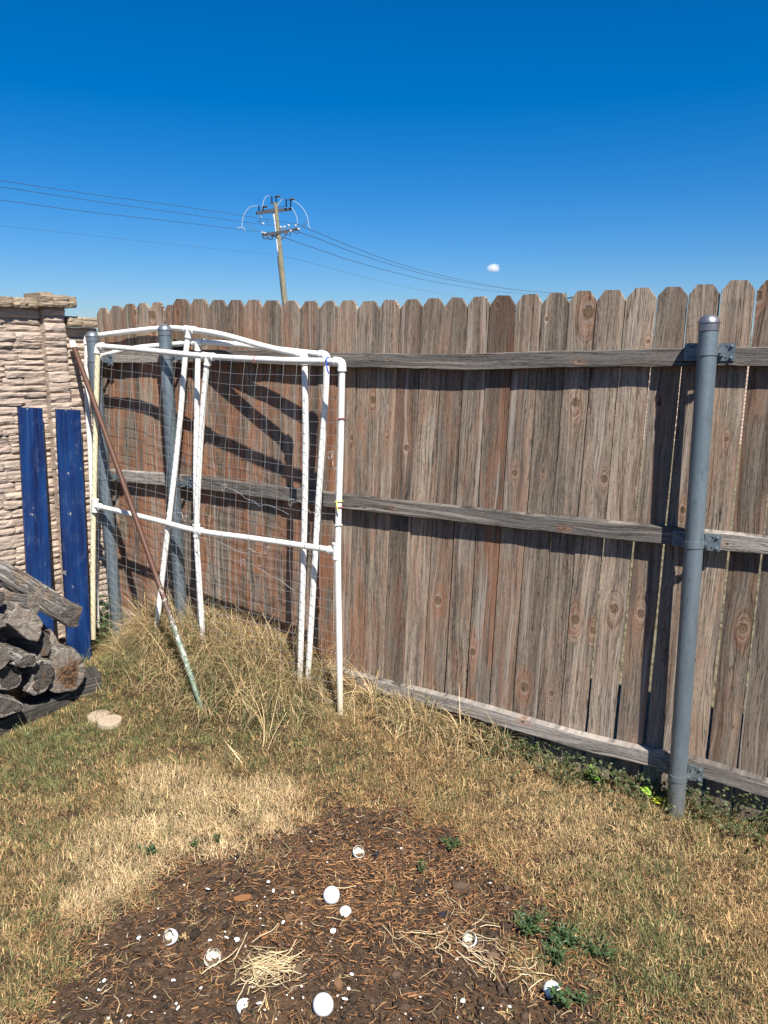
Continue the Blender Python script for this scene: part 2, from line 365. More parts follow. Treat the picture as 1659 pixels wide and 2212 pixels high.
def endgrain():
    n = NT('log_end_grain'); o = n.obj(); s = n.sep(o); rd = n.m('MULTIPLY', n.rand(), 40.)
    w = n.noise(n.v('ADD', o, n.xyz(rd)), 16., 3.); rr = n.v('LENGTH', n.xyz(s[0], s[1], 0.))
    ring = n.m('SINE', n.m('ADD', n.m('MULTIPLY', rr, 620.), n.m('MULTIPLY', w, 14.)))
    ang = n.m('ARCTAN2', s[1], s[0])
    ck = n.noise(n.xyz(n.m('MULTIPLY', n.m('COSINE', ang), 7.), n.m('ADD', n.m('MULTIPLY', n.m('SINE', ang), 7.), rd), n.m('MULTIPLY', rr, 4.)), 1., 3., .6)
    crack = n.m('MULTIPLY', n.rng(n.m('ABSOLUTE', n.m('SUBTRACT', ck, .5)), .014, 0.), n.rng(w, .42, .6))
    saw = n.noise(n.xyz(n.m('MULTIPLY', n.m('ADD', s[0], n.m('MULTIPLY', s[1], .3)), 14.), rd, n.m('MULTIPLY', s[1], 330.)), 1., 3., .6)
    tone = n.attr('tone', 'OBJECT'); brn = n.attr('brown', 'OBJECT')
    c = n.mix(n.rng(n.m('ADD', n.m('MULTIPLY', ring, .25), saw), .2, .9), (.026, .022, .019), (.11, .098, .085))
    c = n.mix(tone, c, n.mix(n.rng(n.m('ADD', n.m('MULTIPLY', w, .8), saw), .6, 1.1), (.16, .12, .085), (.42, .37, .31)))
    c = n.mix(n.m('MULTIPLY', n.rng(w, .56, .66), .5), c, (.20, .12, .06))
    w2 = n.noise(n.v('ADD', o, n.xyz(rd)), 55., 3., .7); rk = n.attr('rimk', 'OBJECT')
    rim = n.m('MULTIPLY', rk, n.m('ADD', n.attr('rim'), n.m('ADD', n.m('MULTIPLY', n.m('SUBTRACT', w, .5), 1.1), n.m('MULTIPLY', n.m('SUBTRACT', w2, .5), .35))))
    c = n.mix(n.m('MULTIPLY', n.rng(rim, .80, .86), .85), c, n.mix(saw, (.10, .085, .07), (.42, .38, .33)))
    c = n.mix(n.m('MULTIPLY', n.m('MULTIPLY', n.rng(rim, .74, .79), n.rng(rim, .84, .80)), .9), c, (.012, .01, .009))
    c = n.mix(n.m('MULTIPLY', brn, n.rng(n.m('ADD', n.v('LENGTH', n.v('ADD', n.xyz(s[0], s[1], 0.), (.0, -.02, 0.))), n.m('MULTIPLY', n.m('SUBTRACT', w, .5), .16)), .075, .045)), c, n.mix(n.rng(w2, .4, .6), (.035, .02, .012), (.20, .115, .06)))
    c = n.mix(n.rng(n.m('ABSOLUTE', n.m('SUBTRACT', n.noise(n.v('ADD', o, n.xyz(rd)), 30., 3., .7), .5)), .012, .0), c, (.01, .008, .007))
    c = n.mix(n.m('MULTIPLY', crack, .8), c, (.012, .01, .009))
    return n.out(c, .88, 0., n.bump(n.m('SUBTRACT', n.m('ADD', saw, n.m('MULTIPLY', ring, .1)), n.m('MULTIPLY', crack, 2.)), .7, .003), spec=.2)
M['end'] = endgrain()
M['concrete'] = simple('pale_concrete', (.37, .29, .20), .9, 0, .22, 70, .4, .004)
def soil():
    n = NT('yard_soil'); o = n.obj(); pm = n.attr('patch'); a = n.noise(o, 60., 6., .75); b = n.noise(o, 6., 4.); f = n.noise(o, 420., 3., .7)
    c1 = n.mix(n.rng(a, .35, .65), (.030, .020, .013), (.115, .075, .048)); c1 = n.mix(n.m('MULTIPLY', n.rng(b, .45, .65), .6), c1, (.15, .085, .045))
    c1 = n.mix(n.m('MULTIPLY', n.rng(f, .64, .72), .5), c1, (.25, .19, .13))
    c2 = n.mix(n.rng(a, .35, .65), (.02, .014, .008), (.10, .068, .038))
    far = n.mix(n.rng(n.noise(o, 9., 5., .75), .42, .58), (.08, .07, .04), (.22, .18, .11))
    c = n.mix(n.rng(pm, .25, .6), c2, c1); c = n.mix(n.attr('beyond'), c, far)
    return n.out(c, .96, 0., n.bump(n.m('ADD', a, n.m('MULTIPLY', f, .3)), .9, .012), spec=.15)
M['soil'] = soil()
def grassmat(name, g1, g2, d1, d2, d3):
    n = NT(name); br = n.attr('br'); b2 = n.attr('b2'); t = n.attr('bt')
    gr = n.attr('green', 'INSTANCER'); pale = n.attr('pale', 'INSTANCER')
    dk = n.attr('tone', 'INSTANCER')
    g = n.mix(b2, g1, g2); d = n.mix(n.m('POWER', b2, 1.1), d1, d2); d = n.mix(n.m('MULTIPLY', n.rng(br, .86, 1.), .9), d, d3)
    d = n.mix(n.m('MULTIPLY', pale, .6), d, (.74, .58, .34))
    c = n.mix(n.m('LESS_THAN', br, gr), d, g)
    c = n.mix(1., c, n.xyz(dk, dk, dk), 'MULTIPLY')
    df = n.n('ShaderNodeBsdfPrincipled', Roughness=.62); n.put(df.inputs['Base Color'], c); df.inputs['Specular IOR Level'].default_value = .3
    tr = n.n('ShaderNodeBsdfTranslucent'); n.put(tr.inputs['Color'], n.mix(.35, c, (.5, .45, .12)))
    mx = n.n('ShaderNodeMixShader'); mx.inputs[0].default_value = .15
    n.t.links.new(df.outputs[0], mx.inputs[1]); n.t.links.new(tr.outputs[0], mx.inputs[2])
    o = n.n('ShaderNodeOutputMaterial'); n.t.links.new(mx.outputs[0], o.inputs[0]); return n.mat
M['grass'] = grassmat('lawn_blades', (.060, .078, .026), (.23, .235, .09), (.23, .135, .06), (.66, .445, .21), (.15, .08, .04))
M['straw'] = grassmat('tall_dry_blades', (.07, .10, .035), (.22, .24, .095), (.26, .165, .075), (.66, .48, .245), (.16, .085, .04))
def leafmat(name, a, b):
    n = NT(name); br = n.attr('br'); c = n.mix(br, a, b)
    df = n.n('ShaderNodeBsdfPrincipled', Roughness=.5); n.put(df.inputs['Base Color'], c); df.inputs['Specular IOR Level'].default_value = .35
    tr = n.n('ShaderNodeBsdfTranslucent'); n.put(tr.inputs['Color'], n.mix(.5, c, (.25, .4, .05)))
    mx = n.n('ShaderNodeMixShader'); mx.inputs[0].default_value = .25
    n.t.links.new(df.outputs[0], mx.inputs[1]); n.t.links.new(tr.outputs[0], mx.inputs[2])
    o = n.n('ShaderNodeOutputMaterial'); n.t.links.new(mx.outputs[0], o.inputs[0]); return n.mat
M['leaf'] = leafmat('weed_leaf', (.022, .055, .02), (.075, .125, .045))
M['leaf_bright'] = leafmat('bright_leaf', (.12, .30, .03), (.30, .48, .06))
M['leaf_yellow'] = leafmat('yellowing_leaf', (.40, .45, .03), (.62, .60, .06))
M['leaf_vine'] = leafmat('vine_leaf', (.035, .055, .02), (.13, .14, .06))
M['leaf_dead'] = leafmat('dead_leaf', (.15, .08, .04), (.27, .16, .085))
M['tree_leaf'] = leafmat('tree_leaf', (.03, .055, .02), (.08, .12, .04))
def debrismat(name, cols):
    n = NT(name); br = n.attr('br'); c = n.mix(n.rng(br, 0., .5), cols[0], cols[1]); c = n.mix(n.rng(br, .5, 1.), c, cols[2])
    return n.out(c, .85, 0., None, spec=.2)
M['mulch'] = debrismat('mulch_splinters', [(.06, .03, .017), (.24, .11, .045), (.46, .26, .12)])
M['clod'] = debrismat('soil_clods', [(.022, .015, .010), (.058, .037, .024), (.12, .078, .05)])
M['shellbit'] = debrismat('shell_bits', [(.34, .27, .18), (.60, .53, .42), (.80, .77, .71)])
M['strawbit'] = debrismat('straw_bits', [(.26, .18, .09), (.46, .35, .19), (.60, .49, .31)])
def shellmat():
    n = NT('egg_shell'); o = n.obj(); b = n.noise(o, 60., 4., .7); d = n.attr('inside')
    c = n.mix(n.rng(b, .52, .66), (.80, .785, .745), (.62, .54, .40))
    c = n.mix(d, (.86, .855, .84), n.mix(n.rng(b, .46, .54), (.80, .75, .58), (.10, .07, .045)))
    return n.out(c, .55, 0., n.bump(b, .05, .0006))
M['shell'] = shellmat()
M['bell'] = simple('porcelain_bell', (.34, .36, .40), .35, 0, .1, 5)
M['pole'] = wood_mat('pole_wood', (.085, .078, .045), (.28, .255, .165), (.16, .12, .07), -.1, 1.)
M['arm'] = simple('dark_crossarm', (.045, .047, .055), .75, 0, .4, 3)
M['blackmetal'] = simple('dark_switchgear', (.02, .022, .028), .6, .2, .2, 9)
M['conduit'] = simple('white_conduit', (.42, .46, .52), .45, 0, .08, 3)
M['cable'] = simple('black_cable', (.05, .055, .06), .6, 0, .2, 3)
M['loop'] = simple('pale_cable', (.30, .34, .39), .5, 0, .08, 3)

# ================================================================== GROUND (one sheet to the horizon)
PATCH = [(-0.8103, 1.45), (-0.8229, 1.7335), (-0.7692, 1.9333), (-0.6939, 2.0895), (-0.6058, 2.1985), (-0.4384, 2.2697), (-0.2989, 2.396), (-0.1799, 2.5491), (0.0409, 2.4961), (0.2159, 2.378), (0.3598, 2.2565), (0.4252, 2.1009), (0.4459, 1.9813), (0.3704, 1.855), (0.4693, 1.7743), (0.5572, 1.6848), (0.66, 1.5)]
STRAW = [(-0.9176, 2.7992), (-0.3311, 2.6818), (-0.2748, 2.4769), (-0.4426, 2.2938), (-0.6356, 2.1982), (-0.7082, 2.0893), (-0.8024, 1.9514), (-0.9207, 2.0467), (-1.0244, 2.3128), (-0.9213, 2.525)]
def poly_sd(px, py, poly):
    """signed distance, positive inside"""
    d = 1e9; inside = False; n = len(poly); j = n - 1
    for i in range(n):
        xi, yi = poly[i]; xj, yj = poly[j]
        if (yi > py) != (yj > py) and px < (xj - xi) * (py - yi) / (yj - yi) + xi: inside = not inside
        ex, ey = xj - xi, yj - yi; t = max(0, min(1, ((px - xi) * ex + (py - yi) * ey) / (ex * ex + ey * ey)))
        dd = (px - xi - t * ex) ** 2 + (py - yi - t * ey) ** 2; d = min(d, dd); j = i
    d = sqrt(d); return d if inside else -d
def fsd(x, y):
    dx, dy = x - FO.x, y - FO.y
    return dx * FD.x + dy * FD.y, dx * FN.x + dy * FN.y
def patch_at(x, y):
    w = mnoise.noise(Vector((x * 7, y * 7, 0))) * .13 + mnoise.noise(Vector((x * 26, y * 26, 3))) * .07
    return poly_sd(x, y, PATCH) + w
xs = list(np.arange(-2.3, 2.31, .022)); g = .04
ext = []
x = 2.3
while x < 900: x += g; g *= 1.28; ext.append(x)
xs = [-e for e in reversed(ext)] + xs + ext
ys = list(np.arange(1.1, 5.01, .022)); g = .04; y = 5.0; e2 = []
while y < 1500: y += g; g *= 1.28; e2.append(y)
g = .04; y = 1.1; e3 = []
while y > -600: y -= g; g *= 1.28; e3.append(y)
ys = list(reversed(e3)) + ys + e2
gv, pat, bey = [], [], []
for yy in ys:
    for xx in xs:
        near = -2.4 < xx < 2.4 and 1.0 < yy < 5.1
        z = G(xx, yy) if abs(xx) < 30 and -20 < yy < 30 else 0.
        p = 0.
        s_, o_ = fsd(xx, yy)
        if near:
            if o_ > 0: p = max(0, min(1, patch_at(xx, yy) / .15 + .55))
            z += mnoise.noise(Vector((xx * 2.2, yy * 2.2, 1))) * .008
            z += p * (mnoise.noise(Vector((xx * 24, yy * 24, 5))) * .007 + mnoise.noise(Vector((xx * 55, yy * 55, 9))) * .005 - .004)
        gv.append((xx, yy, z)); pat.append(p); bey.append(1. if o_ < -.05 else 0.)
nx = len(xs)
gf = [(j * nx + i, j * nx + i + 1, (j + 1) * nx + i + 1, (j + 1) * nx + i) for j in range(len(ys) - 1) for i in range(nx - 1)]
gnd = mesh_obj('ground', gv, gf, M['soil'], smooth=True)
for nm, dat in (('patch', pat), ('beyond', bey)):
    a = gnd.data.attributes.new(nm, 'FLOAT', 'POINT'); a.data.foreach_set('value', dat)
tag(gnd, 'dry backyard ground with a bare patch of dark soil', None, kind='structure')
def gz(x, y):
    z = G(x, y) + mnoise.noise(Vector((x * 2.2, y * 2.2, 1))) * .008
    return z

# ================================================================== WOODEN FENCE
fence = thing('wooden_fence', 'weathered grey-brown picket fence with dog-eared tops and three rails', 'fence', fen(1.6, 0, 0))
S0 = [-0.0322, .0608, .162, .261, .357, .4536, .5121, .6252, .7438, .8521, .9561, 1.0655, 1.1755, 1.2785, 1.3822, 1.4746, 1.5761, 1.6792, 1.7792, 1.8826, 1.9807, 2.0819, 2.1779, 2.2813, 2.3841, 2.4865, 2.5871, 2.6908, 2.7954, 2.8978, 3.0007, 3.1082, 3.21]
TOPS = [1.865, 1.874, 1.881, 1.883, 1.883, 1.870, 1.894, 1.890, 1.885, 1.880, 1.877, 1.872, 1.869, 1.864, 1.862, 1.861, 1.856, 1.857, 1.858, 1.857, 1.858, 1.859, 1.859, 1.861, 1.864, 1.866, 1.867, 1.870, 1.871, 1.873, 1.883, 1.879]
LEAN = [-.012, -.012, -.015, -.018, -.02, -.02, -.022, -.022, -.0224, -.0312, -.0221, -.0243, -.0306, -.0213, -.0274, -.0297, -.0253, -.042, -.0403, -.0432, -.0428, -.0388, -.0334, -.0298, -.0292, -.0269, -.0282, -.0307, -.019, -.016, -.01, -.0041, -.004]
while len(S0) < 45:
    S0.append(S0[-1] + .1016 + rng.uniform(-.002, .002)); TOPS.append(1.88 + rng.uniform(-.006, .006)); LEAN.append(rng.uniform(-.01, 0))
GAP = {22: .002, 24: .0025, 25: .002, 26: .003, 27: .0035, 28: .0035, 29: .0045, 30: .006, 31: .0045, 23: .002, 32: .005, 33: .004, 16: .0014, 17: .0015}
KN = {25: [(0.0036, 1.465, 0.0155), (0.0218, 1.791, 0.0201), (0.0025, 0.292, 0.0094)], 28: [(-0.0106, 1.473, 0.0082), (-0.0037, 0.692, 0.0139), (0.0178, 0.156, 0.009)], 23: [(-0.01, 1.182, 0.0109), (-0.0442, 0.136, 0.0079)], 18: [(0.0093, 1.25, 0.0117)], 17: [(0.0151, 1.289, 0.0059)], 16: [(0.0358, 1.446, 0.0139)], 24: [(-0.0305, 1.769, 0.0069), (-0.01, 0.295, 0.0172), (-0.0005, 1.195, 0.0072)], 22: [(-0.0211, 1.823, 0.0089), (-0.0358, 0.4, 0.0137)], 27: [(0.0364, 1.688, 0.0065), (0.0088, 0.695, 0.0159), (0.0397, 0.998, 0.0103)], 20: [(-0.0041, 0.599, 0.0159)], 26: [(-0.0271, 0.622, 0.0163), (0.0426, 0.593, 0.0108), (0.0329, 1.188, 0.012)], 31: [(-0.0442, 1.83, 0.0136), (0.02, .70, .015)], 4: [(-0.0272, 1.821, 0.0185)], 6: [(-0.02, 1.829, 0.0113)], 2: [(0.0404, 1.835, 0.0117)], 5: [(-0.0061, 1.835, 0.0057)], 7: [(0.03, 0.859, 0.021)], 10: [(0.0257, 0.64, 0.0159), (-0.0471, 1.43, 0.011)], 1: [(-0.0212, 0.551, 0.0154)], 15: [(0.0321, 1.278, 0.0102)], 8: [(-0.0112, 1.222, 0.0182)], 12: [(-0.0111, 0.852, 0.011)], 9: [(.02, 1.0, .008)], 14: [(-.02, .95, .006)], 30: [(.01, 1.36, .007), (-.02, .55, .006)], 29: [(.0, 1.1, .01)]}
HOLES = {27, 28, 24}
def picket(i):
    s0, s1 = S0[i], S0[i + 1]; gap = GAP.get(i, .0008) * .36 + .0002; gap0 = GAP.get(i - 1, .0008) * .36 + .0002
    w0 = -(s1 - s0) / 2 + gap0; w1 = (s1 - s0) / 2 - gap
    if i == 5: w1 = .066; w0 = -.045
    top = TOPS[i]; sc = (s0 + s1) / 2
    bot = gz(*fen(sc, 0, 0).xy) - .03 + rng.uniform(-.01, .0)
    ear = .028 + rng.uniform(-.003, .003); eh = .034 + rng.uniform(-.004, .004)
    r = random.Random(i * 3 + 1)
    nseg = 26; L = []; Rr = []
    for k in range(nseg + 1):
        z = bot + (top - eh - bot) * k / nseg
        j = .0004 + max(0, r.gauss(0, .0005)) + max(0, mnoise.noise(Vector((z * 3.1, i * 7.7, 0)))) * .0022
        L.append((w0 + j, z)); Rr.append((w1 - j, z))
    jl, jr = r.uniform(-.002, .002), r.uniform(-.002, .002)
    cl, cr = (w0 + ear, top + jl), (w1 - ear, top + jr)
    th = .016; off = 0.
    if i == 5: off = -.018
    if i in (30,): off = .004
    off += r.uniform(-.0034, .0030)
    cup = r.uniform(-.0025, .0035)
    # rows of four columns, front and back, so that the board can cup and warp
    V = []; Fc = []
    rows = [(L[k][0], Rr[k][0], L[k][1], Rr[k][1]) for k in range(nseg + 1)] + [(cl[0], cr[0], cl[1], cr[1])]
    bowf = r.uniform(-.004, .004)
    for side in (0, 1):
        for (a, b, za, zb) in rows:
            for c in range(4):
                t = c / 3; xx = a + (b - a) * t; zz = za + (zb - za) * t
                bend = bowf * sin((zz - bot) / (top - bot) * pi * 1.3) + cup * (1 - (2 * xx / (w1 - w0)) ** 2)
                V.append((xx, (-off - bend if side == 0 else -off - bend + th), zz))
    nr = len(rows); B = nr * 4
    for q in range(nr - 1):
        for c in range(3):
            a = q * 4 + c; Fc.append((a, a + 1, a + 5, a + 4)); Fc.append((B + a + 1, B + a, B + a + 4, B + a + 5))
        a = q * 4; Fc.append((a + 4, B + a + 4, B + a, a)); a += 3; Fc.append((a, B + a, B + a + 4, a + 4))
    for c in range(3):
        a = (nr - 1) * 4 + c; Fc.append((a, a + 1, B + a + 1, B + a)); a = c; Fc.append((a + 1, a, B + a, B + a + 1))
    m = frame_m(fen(sc, 0, 0), FD, -FN, UP)
    lean = (LEAN[i] + LEAN[min(i + 1, len(LEAN) - 1)]) / 2 if i + 1 < len(LEAN) else 0
    sh = Matrix.Translation((0, 0, 1.66)) @ Matrix.Rotation(-lean, 4, 'Y') @ Matrix.Translation((0, 0, -1.66))
    o = mesh_obj('picket', V, Fc, M['picket'], fence, m @ sh)
    for k, kk in enumerate(KN.get(i, [])[:3]): o['k%d' % k] = (kk[0] + lean * (1.66 - kk[1]) * 0, kk[1], kk[2])
    o['red'] = max(-.40, .52 - .026 * i + r.uniform(-.16, .22) + (.35 if i in (3, 7, 10, 14, 22) else 0) + (.18 if i < 17 else 0) - (.2 if i in (19, 24) else 0))
    o['topz'] = top
    if i == 22: o['dark'] = .55
    if i in (19, 26): o['dark'] = .22
    if i == 22: o['label'] = 'dark reddish-brown picket standing proud, with a black knot in its top'
    return o
NP = 43
for i in range(NP): picket(i)
# the knot hole lip pieces are left to the knots above; rails are real beams with a wandering edge
def rail(st, h=.062, d=.037, nm='rail'):
    """st: list of (s, ztop, offset of the front face)"""
    a, b = st[0], st[-1]; p0 = fen(a[0], 0, 0); L = b[0] - a[0]; r = random.Random(int(abs(a[0] * 991 + a[1] * 77)))
    n = max(4, int(L / .045)); V = []; Fc = []
    ss = [q[0] for q in st]; zt = [q[1] for q in st]; of = [q[2] for q in st]
    for k in range(n + 1):
        s = a[0] + L * k / n; z = float(np.interp(s, ss, zt)); o = float(np.interp(s, ss, of))
        wt = mnoise.noise(Vector((s * 4, a[1] * 9, 0))) * .003 + mnoise.noise(Vector((s * 19, a[1] * 9, 2))) * .0022
        wb = mnoise.noise(Vector((s * 5, a[1] * 9, 8))) * .003 + mnoise.noise(Vector((s * 23, a[1] * 9, 5))) * .0022
        c = .003
        zt_, zb_ = z + wt, z - h + wb
        for (zz, oo) in ((zb_ + c, o), (zt_ - c, o), (zt_, o - c), (zt_, o - d), (zb_, o - d), (zb_, o - c)):
            V.append((zz, oo, s - a[0]))
    for k in range(n):
        for c in range(6):
            q = k * 6 + c; w = k * 6 + (c + 1) % 6; Fc.append((w, q, q + 6, w + 6))
    Fc.append(tuple(range(6))); Fc.append(tuple(n * 6 + c for c in reversed(range(6))))
    m = frame_m(p0, UP, FN, FD)
    o = mesh_obj(nm, V, Fc, M['rail'], fence, m)
    for k in range(3):
        if L > 1: o['k%d' % k] = (zt[0] - h * r.uniform(.25, .8), L * (k + r.uniform(.2, .8)) / 3, r.uniform(.004, .008))
    o['red'] = 0.
    return o
FF = .0395
rail([(.00, 1.646, FF), (.56, 1.652, FF)]); rail([(.562, 1.652, FF), (.92, 1.655, FF), (1.55, 1.643, FF + .001), (2.09, 1.641, FF + .001), (2.44, 1.653, FF), (2.985, 1.667, FF)])
rail([(2.99, 1.668, FF), (3.2, 1.668, FF), (4.36, 1.668, FF)])
rail([(.02, 1.020, FF), (.56, 1.034, FF)]); rail([(.562, 1.034, FF), (.83, 1.034, FF), (1.43, 1.025, FF), (1.9, 1.026, FF), (2.3, 1.031, FF), (2.98, 1.040, FF)])
rail([(2.984, 1.041, FF), (3.22, 1.045, FF), (4.36, 1.045, FF)])
rail([(.02, .215, FF), (.56, .205, FF)]); rail([(.562, .203, FF), (1.79, .187, FF), (2.13, .187, FF), (2.63, .166, FF), (2.975, .174, FF)])
rail([(3.035, .182, FF), (3.31, .166, FF), (4.36, .150, FF)])
# nails in the rails' faces
for s_ in np.arange(1.85, 3.7, .1016):
    for (zt_, h_) in ((1.655, .06), (1.03, .06), (.172, .06)):
        if abs(s_ - 2.99) < .1: continue
        p = fen(s_ + rng.uniform(-.02, .02), FF - .001, zt_ - rng.uniform(.015, .045)); MB().lathe([(.0022, 0), (.0022, .0016)], axis_m(p, p + FN), 6).build('nail', M['galv'], fence)

def steel_post(st, sb, ztop, zbot, cap_m, bands, label, ears=True, rad=.031):
    a = fen(sb, .094, zbot); b = fen(st, .094, ztop); m = axis_m(a, b); H = (b - a).length
    po = MB().lathe([(rad, 0), (rad, H - .03)], m, 28).build('steel_post', M['galv'], fence); po['label'] = label
    prof = [(rad + .0015, H - .075 + .042), (rad + .003, H - .04 + .012), (rad + .003, H - .022), (rad + .004, H - .020)]
    prof = [(rad + .002, H - .045), (rad + .002, H - .022), (rad + .0042, H - .0205), (rad + .0042, H - .018)]
    for k in range(1, 8):
        t = k / 7 * pi / 2; prof.append(((rad + .002) * cos(t) + .0001, H - .018 + .026 * sin(t)))
    MB().lathe(prof, m, 28).build('post_cap', cap_m, po)
    for z in bands:
        c = a + (b - a) * ((z - zbot) / (ztop - zbot)); mm = axis_m(c, c + (b - a))
        MB().lathe([(rad + .0025, -.011), (rad + .0025, .011)], mm, 28).build('clamp_band', M['galv'], po)
        if not ears: continue
        for sd in (-1, 1):
            br = MB()
            cc = fen(0, 0, 0) + (c - fen(0, 0, 0)); cc = Vector((c.x, c.y, c.z)) - FN * (.094 - (FF + .0022)) + FD * sd * .053
            fm = frame_m(cc, FD, UP, FN)
            br.box(fm, .052, .058, .003)
            ce = Vector((c.x, c.y, c.z)) - FN * .020 + FD * sd * .036
            br.box(frame_m(ce, FD, UP, FN), .013, .026, .004)
            br.box(frame_m(Vector((c.x, c.y, c.z)) - FN * .037 + FD * sd * .043, FD, UP, FN), .0035, .026, .034)
            bo = br.build('bracket', M['galv'], po, smooth=False)
            bl = []; hl = []
            for (dx, dy) in ((.015, .019), (.015, -.019)):
                p = cc + FD * sd * dx + UP * dy
                bl.append([(.0085, .0015), (.0085, .0025), (.0055, .0025), (.0055, .007), (.004, .008)]); MB().lathe(bl[-1], axis_m(p, p + FN), 8).build('bolt', M['galv'], po)
            p = ce; MB().lathe([(.0065, .0), (.0065, .006), (.004, .006), (.004, .012)], axis_m(p, p + FN), 6).build('bolt', M['galv'], po)
            for (dx, dy, rr) in ((.0, .017, .0035), (.019, 0, .002), (-.002, -.019, .003), (-.006, .022, .002)):
                p = cc + FD * sd * dx + UP * dy + FN * .0006; MB().lathe([(rr, 0), (rr, .0013)], axis_m(p, p + FN), 10).build('hole_shade_disc', M['dark'], po)  # black discs on the uncut plate paint the shade of drilled holes
    return po
steel_post(2.987, 3.021, 1.765, -.06, M['cap'], [1.652, 1.005, .13], 'thick galvanised post at the right, in front of the rails')
steel_post(.552, .571, 1.765, .0, M['cap_grey'], [1.618, 1.0], 'galvanised post behind the white pipe frames')
steel_post(.038, .088, 1.737, .0, M['cap_grey'], [1.60, .99], 'galvanised corner post next to the stone wall')

# ================================================================== STONE WALL
wall = thing('stone_wall', 'pinkish split-stone garden wall with a pier and brown cap stones', 'wall', wal(.3, 0, 0))
def stone_block(w0, w1, z0, z1, off, depth, mat, nm='stone', rough=.006, parent=wall, side=False):
    """local x along the wall (away from the camera), y out of the wall, z up"""
    r = random.Random(int((w0 * 7919 + z0 * 104729) * 10)); nxx = max(4, int((w1 - w0) / .014)); nzz = max(3, int((z1 - z0) / .010))
    g = .0016; W_, Hh = (w1 - w0) - g, (z1 - z0) - g * .9; V = []; Fc = []
    sx, sz = r.uniform(0, 99), r.uniform(0, 99); px = r.uniform(-.35, .35)
    for j in range(nzz + 1):
        for i in range(nxx + 1):
            u, v = i / nxx, j / nzz; xx = -W_ / 2 + W_ * u; zz = -Hh / 2 + Hh * v
            e = min(u, 1 - u) * W_; ez = min(v, 1 - v) * Hh
            d = mnoise.noise(Vector((xx * 13 + sx, zz * 75, sz))) * rough + mnoise.noise(Vector((xx * 40, zz * 190 + sx, sz))) * rough * .55
            d += px * (zz) * .25
            d -= .0055 * max(0, 1 - ez / .004) + .005 * max(0, 1 - e / .004)
            zj = mnoise.noise(Vector((xx * 16 + sx, v * 3, 9))) * .0022 * (1 if 0 < j < nzz else .9)
            V.append((xx, off + d, zz + zj))
    n1 = len(V)
    for j in range(nzz):
        for i in range(nxx):
            a = j * (nxx + 1) + i; Fc.append((a + 1, a, a + nxx + 1, a + nxx + 2))
    ring = [i for i in range(nxx + 1)] + [(j + 1) * (nxx + 1) + nxx for j in range(nzz)] + [nzz * (nxx + 1) + i for i in reversed(range(nxx))] + [j * (nxx + 1) for j in reversed(range(1, nzz))]
    for q in ring: x_, y_, z_ = V[q]; V.append((x_, off - depth, z_))
    k = len(ring)
    for t in range(k):
        a, b = ring[t], ring[(t + 1) % k]; Fc.append((a, b, n1 + (t + 1) % k, n1 + t))
    c = wal((w0 + w1) / 2, 0, (z0 + z1) / 2)
    return mesh_obj(nm, V, Fc, mat, parent, frame_m(c, WD, WN, UP))
def courses(w0, w1, zt, zb, off, depth, lens, seed, rough=.006, hs=(.030, .056)):
    r = random.Random(seed); z = zt; n = 0
    while z > zb:
        h = r.uniform(*hs) if r.random() > .12 else r.uniform(.055, .068); x_ = w0
        z1 = z; z0 = z - h
        while x_ < w1 - .001:
            l = r.uniform(*lens); e = x_ + l
            if w1 - e < .05: e = w1
            o = off + r.uniform(-.007, .008)
            if h > .055 and e - x_ > .07 and r.random() < .5:
                zm = z0 + h * r.uniform(.4, .6)
                stone_block(x_, e, zm, z1, o + r.uniform(-.004, .004), depth, M['stone'], rough=rough); stone_block(x_, e, z0, zm, o, depth, M['stone'], rough=rough); n += 2
            else: stone_block(x_, e, z0, z1, o, depth, M['stone'], rough=rough); n += 1
            x_ = e
        z = z0
    return n
cnt = courses(.2365, 1.02, 1.853, .10, 0, .05, (.10, .26), 5)
cnt += courses(-.07, .126, 1.766, .12, -.004, .05, (.2, .3), 6)
def pier_courses():
    r = random.Random(8); z = 1.860; n = 0
    while z > .10:
        h = r.uniform(.034, .058); o = .045 + r.uniform(-.004, .005)
        stone_block(.127 + r.uniform(-.002, .002), .2355 + r.uniform(-.0, .003), z - h, z, o, .095, M['stone']); z -= h; n += 1
    return n
cnt += pier_courses()
def core(w0, w1, zt, off, d, nm='wall_core'):
    c = wal((w0 + w1) / 2, off - d / 2, zt / 2 - .1); MB().box(frame_m(c, WD, WN, UP), w1 - w0, d, zt + .2).build(nm, M['core'], wall, smooth=False)
core(-.07, 1.02, 1.755, -.032, .06); core(.131, .232, 1.85, .028, .07, 'pier_core'); core(.24, 1.02, 1.84, -.034, .05)
# cap stones: chunky, darker
x_ = .2375
for l in (.075, .068, .09, .10, .12, .11, .12, .1):
    stone_block(x_, min(x_ + l, 1.03), 1.853, 1.902 + rng.uniform(-.003, .004), .045 + rng.uniform(-.004, .004), .13, M['capstone'], 'cap_stone', .007); x_ += l
for (a, b, zt) in ((.078, .118, 1.918), (.118, .200, 1.922), (.200, .268, 1.931)):
    stone_block(a, b, 1.861, zt, .085 + rng.uniform(-.003, .003), .19, M['capstone'], 'cap_stone', .007)
for (a, b, zt) in ((-.072, .035, 1.818), (.035, .115, 1.822)):
    stone_block(a, b, 1.768, zt, .050 + rng.uniform(-.003, .003), .13, M['capstone'], 'cap_stone', .007)

